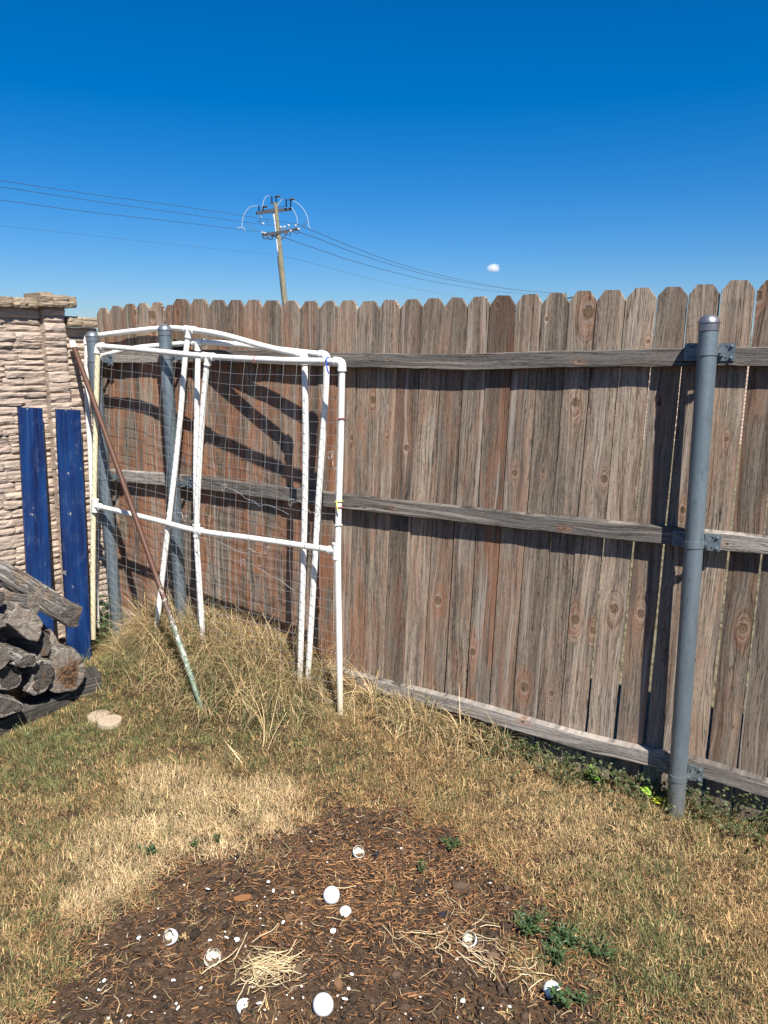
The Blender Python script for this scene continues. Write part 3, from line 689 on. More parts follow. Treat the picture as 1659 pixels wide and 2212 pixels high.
# ================================================================== BEYOND THE FENCE
def brick_mat():
    n = NT('far_brick'); o = n.obj(); s = n.sep(o)
    b = n.n('ShaderNodeTexBrick', Scale=1.); n.put(b.inputs['Vector'], n.xyz(n.m('MULTIPLY', s[0], 1.), n.m('MULTIPLY', s[2], 1.)))
    b.inputs['Brick Width'].default_value = .22; b.inputs['Row Height'].default_value = .075; b.inputs['Mortar Size'].default_value = .008
    b.inputs['Color1'].default_value = (.52, .38, .29, 1); b.inputs['Color2'].default_value = (.60, .46, .36, 1); b.inputs['Mortar'].default_value = (.16, .12, .09, 1)
    return n.out(b.outputs['Color'], .9)
bw = thing('brick_wall', 'pale brick garden wall far behind the picket fence, seen through its gaps', 'wall', (5, 15.4, 0))
bm_ = frame_m(Vector((5, 15.4, .8)), Vector((.93, -.367, 0)).normalized(), Vector((.367, .93, 0)).normalized(), UP)
bt = brick_mat()
o_ = mesh_obj('wall_body', *(lambda b: (b.v, b.f))(MB().box(Matrix.Identity(4), 26, .2, 1.7)), bt, bw, bm_)
o_ = mesh_obj('wall_cap', *(lambda b: (b.v, b.f))(MB().box(Matrix.Translation((0, 0, .885)), 26.1, .3, .07)), M['capstone'], bw, bm_)
tr_lab = ['distant green tree showing as a sliver beside the dark reddish picket', 'distant green tree seen in the fence gaps above the top rail, mid right', 'distant green tree at the far right behind the picket tops', 'distant tree hidden low behind the middle of the fence', 'distant tree low behind the fence below the far pole']
for ti, (tx, ty, tz) in enumerate([(9.33, 61.6, 3.5), (20.9, 61.7, 3.7), (29.75, 61.6, 3.5), (2.5, 64, 2.7), (14.75, 66, 3.1)]):
    t = thing('tree', tr_lab[ti], 'tree', (tx, ty, 0), 'trees far beyond the fence')
    r = random.Random(ti + 40); V = []; Fc = []; br = []
    for c in range(26):
        a = r.uniform(0, 2 * pi); rr = sqrt(r.random()) * 2.2; cz = r.uniform(.9, tz - .55); cx_, cy_ = tx + cos(a) * rr * (1 - .3 * cz / tz), ty + sin(a) * rr
        for k in range(70):
            d = Vector((r.gauss(0, .33), r.gauss(0, .33), r.gauss(0, .24))); p = Vector((cx_, cy_, cz)) + d
            if p.z > tz: p.z = tz - r.random() * .3
            u = Vector((r.gauss(0, 1), r.gauss(0, 1), r.gauss(0, 1))).normalized(); w = u.orthogonal().normalized(); b = len(V)
            V += [p - u * .07, p + w * .05, p + u * .07, p - w * .05]; Fc.append((b, b + 1, b + 2, b + 3)); br += [r.random()] * 4
    o = mesh_obj('crown', V, Fc, M['tree_leaf'], t); o['kind'] = 'stuff'; at_ = o.data.attributes.new('br', 'FLOAT', 'POINT'); at_.data.foreach_set('value', br)
    MB().tube([(tx, ty, -.1), (tx + .1, ty, tz * .4), (tx - .1, ty, tz * .75)], [.16, .11, .05], 8).tube([(tx + .1, ty, tz * .35), (tx + .8, ty, tz * .65)], [.07, .03], 6).build('trunk', M['bark'], t)

# --------------------------------------------------------------- utility pole
UPD={
 'conduit':[(-6.13, 44.43, 9.13), (-6.07, 44.34, 8.73), (-5.99, 44.22, 8.13), (-5.95, 44.12, 7.66), (-5.88, 44.0, 7.06)],
 'cable1':[(-5.88, 43.95, 6.82), (-5.74, 43.72, 5.72), (-5.58, 43.45, 4.41), (-5.53, 43.37, 3.99), (-5.2, 43.0, 0)],
 'cable2':[(-5.91, 43.95, 6.82), (-5.79, 43.72, 5.72), (-5.64, 43.45, 4.41), (-5.59, 43.37, 3.99), (-5.26, 43.0, 0)],
 'loop1':[(-6.99, 44.5, 9.49), (-7.22, 44.5, 9.5), (-7.46, 44.48, 9.41), (-7.68, 44.43, 9.17), (-7.81, 44.37, 8.84), (-7.85, 44.3, 8.54), (-7.87, 44.26, 8.35)],
 'loop2':[(-6.4, 44.62, 10.06), (-6.55, 44.61, 10.01), (-6.67, 44.56, 9.8), (-6.75, 44.49, 9.44), (-6.79, 44.39, 8.97), (-6.87, 44.33, 8.68)],
 'loop3':[(-5.67, 44.58, 9.87), (-5.82, 44.54, 9.69), (-6.0, 44.48, 9.39), (-6.12, 44.43, 9.15), (-6.21, 44.39, 8.94)],
 'loop4':[(-5.15, 44.49, 9.45), (-5.0, 44.44, 9.21), (-4.87, 44.38, 8.92), (-4.81, 44.31, 8.56)],
 'loop5':[(-5.09, 44.56, 9.8), (-4.82, 44.53, 9.66), (-4.57, 44.49, 9.43), (-4.39, 44.43, 9.16), (-4.26, 44.37, 8.86), (-4.23, 44.32, 8.62), (-4.2, 44.28, 8.44), (-4.11, 44.25, 8.3)],
 'j1':[(-6.99, 44.5, 9.49), (-6.82, 44.49, 9.46), (-6.7, 44.49, 9.44)],
 'j2':[(-6.4, 44.62, 10.06), (-6.25, 44.6, 10.0), (-6.04, 44.6, 10.0)],
 'j3':[(-5.82, 44.59, 9.94), (-5.61, 44.58, 9.87), (-5.43, 44.57, 9.84), (-5.29, 44.58, 9.86)],
 'j4':[(-6.52, 44.48, 9.4), (-6.34, 44.46, 9.3), (-6.18, 44.44, 9.21)],
 'j5':[(-6.55, 44.36, 8.8), (-6.5, 44.32, 8.64), (-6.42, 44.34, 8.7), (-6.33, 44.33, 8.67), (-6.29, 44.3, 8.52)],
 'j6':[(-7.55, 44.31, 8.56), (-7.4, 44.28, 8.42), (-7.3, 44.26, 8.31), (-7.12, 44.24, 8.23)],
 'j7':[(-4.23, 44.32, 8.62), (-4.44, 44.32, 8.64), (-4.41, 44.29, 8.47), (-4.53, 44.31, 8.56), (-4.55, 44.29, 8.46), (-4.47, 44.27, 8.38)],
 'hook1':[(-6.71, 44.19, 8.01), (-6.69, 44.15, 7.79), (-6.48, 44.14, 7.76), (-6.46, 44.17, 7.89)],
 'hook2':[(-6.39, 44.16, 7.85), (-6.37, 44.14, 7.74), (-6.2, 44.14, 7.73), (-6.18, 44.16, 7.87)],
 'hook3':[(-5.02, 44.25, 8.26), (-5.0, 44.21, 8.11), (-4.79, 44.2, 8.04), (-4.76, 44.23, 8.2)],
 'hook4':[(-5.67, 44.21, 8.11), (-5.41, 44.2, 8.02), (-5.2, 44.18, 7.95), (-5.19, 44.21, 8.11)],
 'clamp1':[(-8.08, 44.25, 8.27), (-8.04, 44.26, 8.33), (-7.88, 44.26, 8.35), (-7.73, 44.25, 8.27), (-7.67, 44.23, 8.17)],
 'clamp2':[(-7.0, 44.33, 8.65), (-6.94, 44.33, 8.67), (-6.7, 44.31, 8.58), (-6.64, 44.3, 8.5)],
}
up = thing('utility_pole', 'leaning wooden power pole with two dark crossarms and looping cables', 'utility pole', (-5.05, 42.7, 0))
pp0, pp1 = Vector((-5.02, 42.67, -.2)), Vector((-6.04, 44.55, 9.66))
MB().tube([pp0.lerp(pp1, k / 8) for k in range(9)], [.185 - .009 * k for k in range(9)], 14).build('pole', M['pole'], up)
def bar(name, a, b, w, h, mat):
    a, b = Vector(a), Vector(b); x = (b - a).normalized(); y = UP.cross(x).normalized(); z = x.cross(y)
    return MB().box(frame_m((a + b) / 2, x, y, z), (b - a).length, w, h).build(name, mat, up, smooth=False)
bar('crossarm', (-6.99, 43.9, 9.03), (-5.21, 44.9, 9.43), .12, .15, M['arm'])
bar('crossarm', (-6.65, 43.7, 7.87), (-4.80, 44.7, 8.36), .12, .15, M['arm'])
bar('bracket_arm', (-6.31, 44.54, 9.68), (-5.93, 44.5, 9.6), .09, .07, M['arm'])
bar('brace_rod', (-6.96, 44.2, 9.15), (-5.42, 44.6, 9.55), .03, .03, M['blackmetal'])
bar('brace', (-5.35, 44.32, 8.15), (-5.69, 44.1, 7.7), .04, .06, M['arm'])
bar('brace', (-6.15, 44.1, 7.95), (-5.81, 44.08, 7.7), .04, .06, M['arm'])
for (ix, iy, iz) in ((-6.93, 44.3, 9.28), (-6.71, 44.35, 9.28), (-6.25, 44.57, 9.83), (-6.02, 44.57, 9.84), (-5.46, 44.54, 9.69), (-5.23, 44.6, 9.68)):
    pr = []
    for k in range(9): pr += [(.028, -.2 + k * .045), (.055, -.2 + k * .045 + .012), (.03, -.2 + k * .045 + .02)]
    MB().lathe(pr, axis_m((ix + .02, iy, iz), (ix + .0, iy, iz + 1)), 10).build('insulator', M['blackmetal'], up)
for a, b in (((-6.74, 44.49, 9.44), (-6.45, 44.5, 9.5)), ((-6.06, 44.61, 10.0), (-5.76, 44.62, 10.07)), ((-5.31, 44.58, 9.84), (-4.96, 44.59, 9.92))):
    a, b = Vector(a), Vector(b); MB().tube([a, a.lerp(b, .3), a.lerp(b, .7), b], [.03, .055, .06, .02], 8).build('switch_blade', M['blackmetal'], up)
for (ix, iy, iz) in ((-6.71, 44.0, 8.03), (-6.56, 44.0, 8.0), (-5.72, 44.2, 8.33), (-5.54, 44.27, 8.36), (-5.31, 44.35, 8.45), (-4.93, 44.5, 8.47), (-4.78, 44.45, 8.28), (-5.19, 44.22, 8.15), (-6.19, 44.1, 7.85), (-6.45, 44.1, 7.87)):
    MB().lathe([(.03, -.12), (.035, -.02), (.075, -.01), (.08, .03), (.05, .08), (.02, .1)], T((ix, iy, iz)), 10).build('insulator_bell', M['bell'], up)
for k, pts in UPD.items():
    if k == 'conduit': MB().tube(pts, .055, 10).build('conduit', M['conduit'], up)
    elif k.startswith('cable'): MB().tube(catmull(pts, 3), .022, 6).build('cable', M['cable'], up)
    elif k.startswith('loop'): MB().tube(catmull(pts, 5), .019, 6).build('jumper_cable', M['loop'], up)
    elif k.startswith('j'): MB().tube(catmull(pts, 4), .014, 5).build('jumper_wire', M['cable'], up)
    elif k.startswith('hook'): MB().tube(catmull(pts, 4), .022, 5).build('hanger', M['blackmetal'], up)
    else: MB().tube(catmull(pts, 4), .022, 5).build('line_clamp', M['bell'], up)
WIRES = {
 'highest of the four power lines running left from the pole': ([(-14.37, 26.68, 7.25), (-13.41, 28.46, 7.45), (-11.5, 32.0, 7.69), (-9.02, 36.59, 8.05), (-6.37, 41.48, 8.37), (-5.69, 42.73, 8.44), (-4.84, 44.31, 8.55)], .013),
 'second highest power line running left from the pole': ([(-14.36, 26.64, 7.06), (-13.46, 28.53, 7.26), (-11.63, 32.33, 7.51), (-9.22, 37.35, 7.88), (-6.5, 43.04, 8.32), (-5.9, 44.29, 8.5)], .013),
 'third power line running left, ending at the lower crossarm': ([(-14.36, 26.56, 6.64), (-13.48, 28.48, 6.82), (-11.69, 32.4, 7.09), (-9.31, 37.63, 7.54), (-7.33, 41.97, 7.87), (-6.64, 43.47, 8.03), (-6.3, 44.21, 8.07)], .013),
 'faint lowest line running left from the middle of the pole': ([(-14.36, 26.39, 5.86), (-13.46, 28.26, 5.94), (-11.63, 32.05, 6.16), (-9.21, 37.06, 6.44), (-5.89, 43.96, 6.9)], .0055),
 'highest power line descending right from the pole to the picket tops': ([(-4.84, 44.31, 8.55), (-3.84, 47.15, 8.47), (-2.17, 51.88, 8.37), (0.59, 59.79, 8.33), (4.9, 72.16, 8.62), (12.36, 93.7, 9.54), (20.01, 115.85, 10.78), (37.27, 165.93, 14.14)], .022),
 'second power line descending right from the crossarm tip': ([(-4.74, 44.22, 8.13), (-3.82, 46.85, 8.12), (-2.16, 51.57, 8.02), (0.59, 59.47, 8.06), (4.88, 71.83, 8.35), (12.32, 93.4, 9.41), (19.97, 115.6, 10.7), (37.27, 165.9, 13.95)], .022),
 'third power line descending right from below the crossarm': ([(-5.64, 44.16, 7.85), (-3.98, 48.81, 7.77), (-2.25, 53.65, 7.71), (0.62, 61.72, 7.79), (5.05, 74.23, 8.12), (12.66, 95.78, 9.12), (20.34, 117.63, 10.46), (37.27, 165.8, 13.48)], .022),
 'faint lowest line descending right from the middle of the pole': ([(-5.59, 43.95, 6.84), (-3.97, 48.51, 6.85), (-2.24, 53.35, 6.83), (0.62, 61.4, 6.87), (5.05, 73.9, 7.14), (12.65, 95.38, 7.81), (37.29, 165.27, 10.93)], .009),
}
for lb, (pts, r_) in WIRES.items():
    P = [Vector(p) for p in pts]
    if P[0].y < 30: P = [P[0] * 2 - P[1] + (P[0] - P[1]) * 4] + P
    tag(MB().tube(catmull(P, 4), r_ * .72, 5).build('power_line', M['cable']), lb, 'power line', 'power lines')
fp = thing('utility_pole', 'tiny distant power pole poking up between two picket tops', 'utility pole', (38.2, 163.5, 0))
MB().tube([(38.4, 163.4, -.2), (37.56, 165.93, 14.3)], [.25, .16], 8).build('pole', M['pole'], fp)
MB().box(frame_m(Vector((38.2, 165.9, 13.2)), Vector((.97, 0, .22)).normalized(), Vector((0, 1, 0)), Vector((-.22, 0, .97)).normalized()), 3., .3, .28).build('crossarm', M['blackmetal'], fp, smooth=False)

# cloud
def cloudmat():
    n = NT('cloud_vapour'); o = n.obj()
    d = n.v('LENGTH', n.v('MULTIPLY', o, (1., 1., 1.))); nz = n.noise(o, 2.4, 4., .6)
    den = n.m('MULTIPLY', n.rng(n.m('ADD', d, n.m('MULTIPLY', n.m('SUBTRACT', nz, .5), 1.1)), .85, .25, 0., 1., True), .42)
    v = n.t.nodes.new('ShaderNodeVolumePrincipled'); n.put(v.inputs['Color'], (.96, .96, .98)); n.put(v.inputs['Density'], den); v.inputs['Anisotropy'].default_value = 0.
    out = n.t.nodes.new('ShaderNodeOutputMaterial'); n.t.links.new(v.outputs[0], out.inputs['Volume']); return n.mat
bmc = bmesh.new(); bmesh.ops.create_icosphere(bmc, subdivisions=3, radius=1.)
mc = bpy.data.meshes.new('cloud'); bmc.to_mesh(mc); bmc.free(); mc.materials.append(cloudmat())
cl = bpy.data.objects.new('cloud', mc); COL.objects.link(cl); cl.location = (70.3, 521.8, 56.6); cl.scale = (5.6, 5.0, 3.6)
tag(cl, 'tiny white puff of cloud low in the clear sky', 'cloud')

# ================================================================== WHITE PIPE FRAMES LEANING ON THE FENCE
PR = .0134
FR = {
 'f1_top':[(0.1361, 0.137, 1.6704), (0.4194, 0.14, 1.6529), (0.9006, 0.18, 1.6231), (1.3292, 0.228, 1.6108), (1.6631, 0.258, 1.6086)],
 'f1_left':[(0.1179, 0.137, 1.659), (0.0597, 0.15, 1.0718), (0.0178, 0.17, 0.5707), (-0.0044, 0.19, 0.10)],
 'f1_mid':[(0.8944, 0.18, 1.6107), (0.8539, 0.185, 1.3507), (0.8046, 0.2, 0.8449), (0.8085, 0.205, 0.5719), (0.8249, 0.21, 0.1932), (0.8289, 0.2112, 0.1)],
 'f1_right':[(1.6761, 0.258, 1.5962), (1.6592, 0.255, 1.2984), (1.6405, 0.252, 0.8522), (1.6397, 0.245, 0.3994), (1.6378, 0.238, 0.0844), (1.6374, 0.2366, 0.02)],
 'f1_bar':[(0.0521, 0.16, 0.8458), (0.4864, 0.175, 0.8225), (0.8025, 0.2, 0.8085), (1.2013, 0.225, 0.8209), (1.6335, 0.252, 0.8313)],
 'f2_top':[(-0.0712, 0.03, 1.7169), (0.2421, 0.03, 1.7428), (0.496, 0.035, 1.7559), (0.6856, 0.065, 1.7466), (0.9253, 0.11, 1.7204), (1.1992, 0.155, 1.6685), (1.439, 0.195, 1.6306)],
 'f2_left':[(-0.0747, 0.04, 1.7048), (-0.0853, 0.05, 1.4226), (-0.083, 0.06, 1.0504), (-0.0931, 0.07, 0.5857), (-0.0875, 0.09, 0.12)],
 'f2_mid':[(0.6840, 0.065, 1.7385), (0.6649, 0.08, 1.6215), (0.6311, 0.12, 1.2244), (0.5788, 0.17, 0.7663), (0.5272, 0.22, 0.3137), (.51, .24, .12)],
 'f2_right':[(1.4483, 0.195, 1.6193), (1.4422, 0.195, 1.2799), (1.4311, 0.2, 0.8758), (1.3956, 0.2, 0.2117), (1.3875, 0.2, 0.06)],
 'f3_top':[(0.0159, 0.035, 1.617), (0.2792, 0.03, 1.6601), (0.4902, 0.035, 1.6739), (0.7221, 0.05, 1.6867), (0.9436, 0.075, 1.6797), (1.2358, 0.105, 1.6552), (1.5131, 0.14, 1.633)],
 'f3_left':[(-0.0263, 0.026, 1.5976), (-0.0183, 0.026, 1.1773), (-0.0148, 0.026, 0.5343), (-0.0217, 0.026, 0.15)],
 'f3_mid':[(0.7216, 0.05, 1.6781), (0.7199, 0.06, 1.5568), (0.7296, 0.09, 1.3388), (0.7339, 0.12, 1.0284), (0.7533, 0.15, 0.6672), (0.7702, 0.17, 0.12)],
 'f3_right':[(1.5223, 0.14, 1.6236), (1.5121, 0.145, 1.4553), (1.4868, 0.16, 1.0794), (1.4583, 0.17, 0.6627), (1.4214, 0.18, 0.1421), (1.4156, 0.1816, 0.06)],
}
def fp_(k): return [fen(*q) for q in FR[k]]
def pipe_line(P, name, parent, mat, r=PR):
    return MB().tube(catmull(P, 8), r, 14).build(name, mat, parent)
def elbow(corner, d1, d2, parent, l=.036, r=.0172):
    """90 degree socket elbow between directions d1 and d2"""
    d1, d2 = d1.normalized(), d2.normalized(); P = [corner + d1 * l, corner + d1 * .02]
    for t in (.25, .5, .75): P.append(corner + d1 * .02 * (1 - t) ** 2 + d2 * .02 * t ** 2 + (d1 + d2) * 0.0)
    P += [corner + d2 * .02, corner + d2 * l]
    mb = MB().tube(P, r, 16)
    for d in (d1, d2): mb.lathe([(r + .0012, l - .006), (r + .0012, l + .0005)], axis_m(corner, corner + d), 16)
    return mb.build('elbow_fitting', M['fitting'], parent)
def tee(c, along, down, parent, l=.034, r=.0172):
    along, down = along.normalized(), down.normalized(); mb = MB()
    mb.tube([c - along * l, c + along * l], r, 16).tube([c, c + down * l * 1.15], r * .97, 16)
    for d in (along, -along): mb.lathe([(r + .0012, l - .006), (r + .0012, l + .0005)], axis_m(c, c + d), 16)
    mb.lathe([(r + .0012, l * 1.15 - .006), (r + .0012, l * 1.15 + .0005)], axis_m(c, c + down), 16)
    return mb.build('tee_fitting', M['fitting'], parent)
def dirn(P, i, j): return (P[j] - P[i]).normalized()
frames = []
for fi, (lab, lmat) in enumerate([('front white pipe frame with a crossbar and wire mesh, frontmost of the three', M['pvc_old']),
        ('rearmost white pipe frame, its top bar bowed highest over the mesh frame', M['pvc']),
        ('middle white pipe frame, between the meshed front one and the highest bowed one', M['pvc'])], 1):
    t = thing('pipe_frame', lab, 'pipe frame', fen(.8, .3, 0), 'white pipe frames leaning on the fence')
    top, lf, md, rt = (fp_('f%d_%s' % (fi, q)) for q in ('top', 'left', 'mid', 'right'))
    # the corners of a frame are shared points
    lc, rc = (top[0] + lf[0]) / 2, (top[-1] + rt[0]) / 2; lc.z = top[0].z; rc.z = top[-1].z
    top = [lc] + top[1:-1] + [rc]; lf = [lc] + lf[1:]; rt = [rc] + rt[1:]
    pipe_line([lc + dirn(top, 0, 1) * .03] + top[1:-1] + [rc + dirn(top, -1, -2) * .03], 'top_bar', t, M['pvc'])
    u = pipe_line([lc + dirn(lf, 0, 1) * .03] + lf[1:], 'upright', t, lmat)
    if fi == 1: u['label'] = 'yellowed left upright'
    pipe_line([rc + dirn(rt, 0, 1) * .03] + rt[1:], 'upright', t, M['pvc'])
    pipe_line(md, 'middle_upright', t, M['pvc'])
    elbow(lc, dirn(top, 0, 1), dirn(lf, 0, 1), t); elbow(rc, dirn(top, -1, -2), dirn(rt, 0, 1), t)
    # tee where the middle upright meets the top bar
    cp = catmull(top, 8); k = min(range(1, len(cp) - 1), key=lambda q: (cp[q] - md[0]).length)
    tee(cp[k], cp[k + 1] - cp[k - 1], md[1] - md[0], t)
    if fi == 1:
        barp = fp_('f1_bar'); pipe_line(barp, 'crossbar', t, M['pvc'])
        for c, al, dn in ((barp[0], lf[2] - lf[1], barp[1] - barp[0]), (barp[-1], rt[3] - rt[2], barp[-2] - barp[-1])): tee(c, al, dn, t)
        tee(barp[2], md[3] - md[2], barp[3] - barp[2], t, l=.030)
    frames.append((t, top, lf, md, rt))
t, top, lf, md, rt = frames[0]
# ties: red, yellow, blue
def tie(parent, s, o, z, mat, tail=False, r=.0155, lab=None):
    c = fen(s, o, z); mb = MB(); P = [c + FD * r * cos(a) + FN * r * sin(a) + UP * .002 * sin(a * 2) for a in np.linspace(0, 2 * pi, 17)]
    mb.tube(P, .0022, 6, cap=False)
    if tail: mb.tube(catmull([c + FN * r, c + FN * (r + .006) - UP * .02 + FD * .004, c + FN * (r + .004) - UP * .045 + FD * .012], 4), .0024, 6)
    o_ = mb.build('tie', mat, parent)
    if lab: o_['label'] = lab
M['tie_red'] = simple('red_plastic', (.45, .10, .09), .5); M['tie_blue'] = simple('blue_cord', (.02, .06, .42), .6); M['tie_yellow'] = simple('yellow_cord', (.60, .60, .12), .6)
tie(t, 1.664, .2565, 1.385, M['tie_red'], lab='red tie'); tie(t, 1.648, .254, 1.045, M['tie_yellow'], True, lab='yellow tie'); tie(t, 1.648, .2537, 1.020, M['tie_red'], lab='red tie')
tie(t, 1.645, .253, .945, M['fitting']); 
cb = fen(1.60, .252, 1.610); mbt = MB(); mbt.tube([cb + FN * .0155 * cos(a) + UP * .0155 * sin(a) for a in np.linspace(0, 2 * pi, 15)], .003, 6, cap=False); mbt.tube(catmull([cb + FN * .014 - UP * .008, cb + FN * .02 - UP * .03 + FD * .008, cb + FN * .016 - UP * .05 + FD * .012], 4), .003, 6)
o_ = mbt.build('tie', M['tie_blue'], t); o_['label'] = 'blue cord tie'
cb = fen(1.20, .215, 1.612); mbt = MB(); mbt.tube([cb + FN * .0150 * cos(a) + UP * .0150 * sin(a) for a in np.linspace(0, 2 * pi, 15)], .002, 6, cap=False); o_ = mbt.build('tie', M['tie_red'], t); o_['label'] = 'red tie'
# wire mesh on the front frame
def surf(a, z):
    """point of the sagging net: a = 0..1 left to right, z height"""
    def at(P, zz):
        zs = [p.z for p in P][::-1]; return Vector([float(np.interp(zz, zs, [p[c] for p in P][::-1])) for c in range(3)])
    L, Mm, Rr = at(catmull(lf, 4), min(z, 1.65)), at(catmull(md, 4), min(z, 1.6)), at(catmull(rt, 4), min(z, 1.58))
    ml = .505
    p = L.lerp(Mm, a / ml) if a < ml else Mm.lerp(Rr, (a - ml) / (1 - ml))
    p = p + FN * (.017 + .010 * mnoise.noise(Vector((a * 6, z * 5, 3)))); p.z = z
    return p
topc = catmull(top, 8)
def topz_at(a):
    s = .13 + a * 1.54; ss = [(p - FO).dot(FD) for p in topc]; return float(np.interp(s, ss, [p.z for p in topc]))
wire = MB(); WR = .0008; na = 21
for i in range(1, na):
    a0 = i / na; tz = topz_at(a0); P = []
    if a0 > .03:
        c = surf(a0, tz) - FN * .017; P += [c - FN * .015 - UP * .006 + FD * .004, c + UP * .0155, c + FN * .0155 + UP * .001]
    zz = tz - .03; k = 0; drift = .022 * (1 - a0)
    while zz > .16:
        w = .0022 * (1 if k % 2 else -1); q = surf(min(.995, max(.004, a0 - .5 * drift * sin((tz - zz) * 2.2) + w * .3 + .004 * mnoise.noise(Vector((i * 3.1, zz * 6, 0))))), zz); P.append(q + FN * .003 * (k % 2)); zz -= .047; k += 1
    wire.tube(catmull(P, 2), WR, 4, cap=False)
for j in range(31):
    P = []
    for i in range(0, 2 * na + 1):
        a = i / (2 * na); z = topz_at(a) - .052 - j * .047 + .010 * mnoise.noise(Vector((a * 5, j * .5, 7))) - .012 * sin(a * pi)
        P.append(surf(a, max(.13, z)) + FN * (.0016 * (1 if i % 2 else -1)))
    wire.tube(P, WR * .95, 4, cap=False)
wire.build('wire_mesh', M['wire'], t)['kind'] = 'stuff'
loose = MB()
for s_, o_2, z_, dx in ((1.42, .27, 1.02, .18), (1.30, .29, .80, -.25), (1.64, .295, 1.24, .05), (.84, .25, .86, -.2), (.86, .26, .80, .45), (.80, .26, .88, -.1), (1.05, .27, 1.05, .35), (1.15, .28, .72, .30)):
    P = [fen(s_, o_2, z_)]
    for k in range(9): P.append(P[-1] + FD * dx / 9 + UP * rng.uniform(-.02, .018) + FN * rng.uniform(-.012, .014))
    loose.tube(catmull(P, 3), .0009, 5)
    c = P[0]; loose.tube(catmull([c + FD * .014 * cos(q) * (1 - q * .05) + UP * .016 * sin(q) + FN * .002 * q for q in np.linspace(0, 9, 12)], 3), .0009, 5)
loose.build('loose_wire', M['wire'], t)['kind'] = 'stuff'

# ================================================================== RUSTY PIPE
a, b = Vector((-.812, 3.212, .062)), Vector((-1.6317, 4.1077, 1.6826))
rp = thing('metal_pipe', 'thin rusty pipe with flaking green paint and white end cap leaning on the stone wall', 'pipe', a)
MB().tube([a.lerp(b, k / 12) + (Vector((.6, -.2, 0)) * .010 * sin(k / 12 * pi)) for k in range(13)], .0128, 16).build('tube', M['rust'], rp)
d = (b - a).normalized(); MB().lathe([(.0155, -.03), (.0165, -.028), (.0165, .008), (.0145, .012)], axis_m(b, b + d), 16).build('end_cap', M['fitting'], rp)

# ================================================================== BLUE BOARDS
def blue_board(w_top, o_top, z_top, w_bot, o_bot, z_bot, width, label, seed):
    r = random.Random(seed); a = wal(w_bot, o_bot, z_bot); b = wal(w_top, o_top, z_top)
    z = (b - a).normalized(); x = (WD - z * WD.dot(z)).normalized(); y = z.cross(x); L = (b - a).length
    if y.dot(WN) < 0: x = -x; y = z.cross(x)
    V = []; F = []; n = 24; th = .019
    for k in range(n + 1):
        zz = L * k / n; j0, j1 = r.gauss(0, .0004), r.gauss(0, .0004); cpt = .0035
        hw = width / 2; warp = .006 * sin(zz * 1.7 + seed)
        for (xx, yy) in ((-hw + j0, warp - th / 2), (-hw + j0, warp + th / 2 - .003), (-hw + .003 + j0, warp + th / 2), (-hw * .3, warp + th / 2 + cpt * .6), (hw * .3, warp + th / 2 + cpt * .6), (hw - .003 + j1, warp + th / 2), (hw + j1, warp + th / 2 - .003), (hw + j1, warp - th / 2)): V.append((xx, yy, zz))
    for k in range(n):
        for c in range(8): q = k * 8 + c; w = k * 8 + (c + 1) % 8; F.append((q, w, w + 8, q + 8))
    F.append(tuple(reversed(range(8)))); F.append(tuple(n * 8 + c for c in range(8)))
    o = mesh_obj('blue_board', V, F, M['blue'], None, frame_m(a, x, y, z), smooth=False)
    bm = bmesh.new(); bm.from_mesh(o.data); bmesh.ops.recalc_face_normals(bm, faces=bm.faces); bm.to_mesh(o.data); bm.free()
    return tag(o, label, 'board', 'blue boards against the wall')
blue_board(.3505, .052, 1.362, .475, .22, .0, .121, 'blue painted board on the left, rising from behind the firewood stack', 1)
blue_board(.1687, .088, 1.345, .282, .22, -.02, .129, 'blue painted board between the other blue board and the rusty pipe', 2)

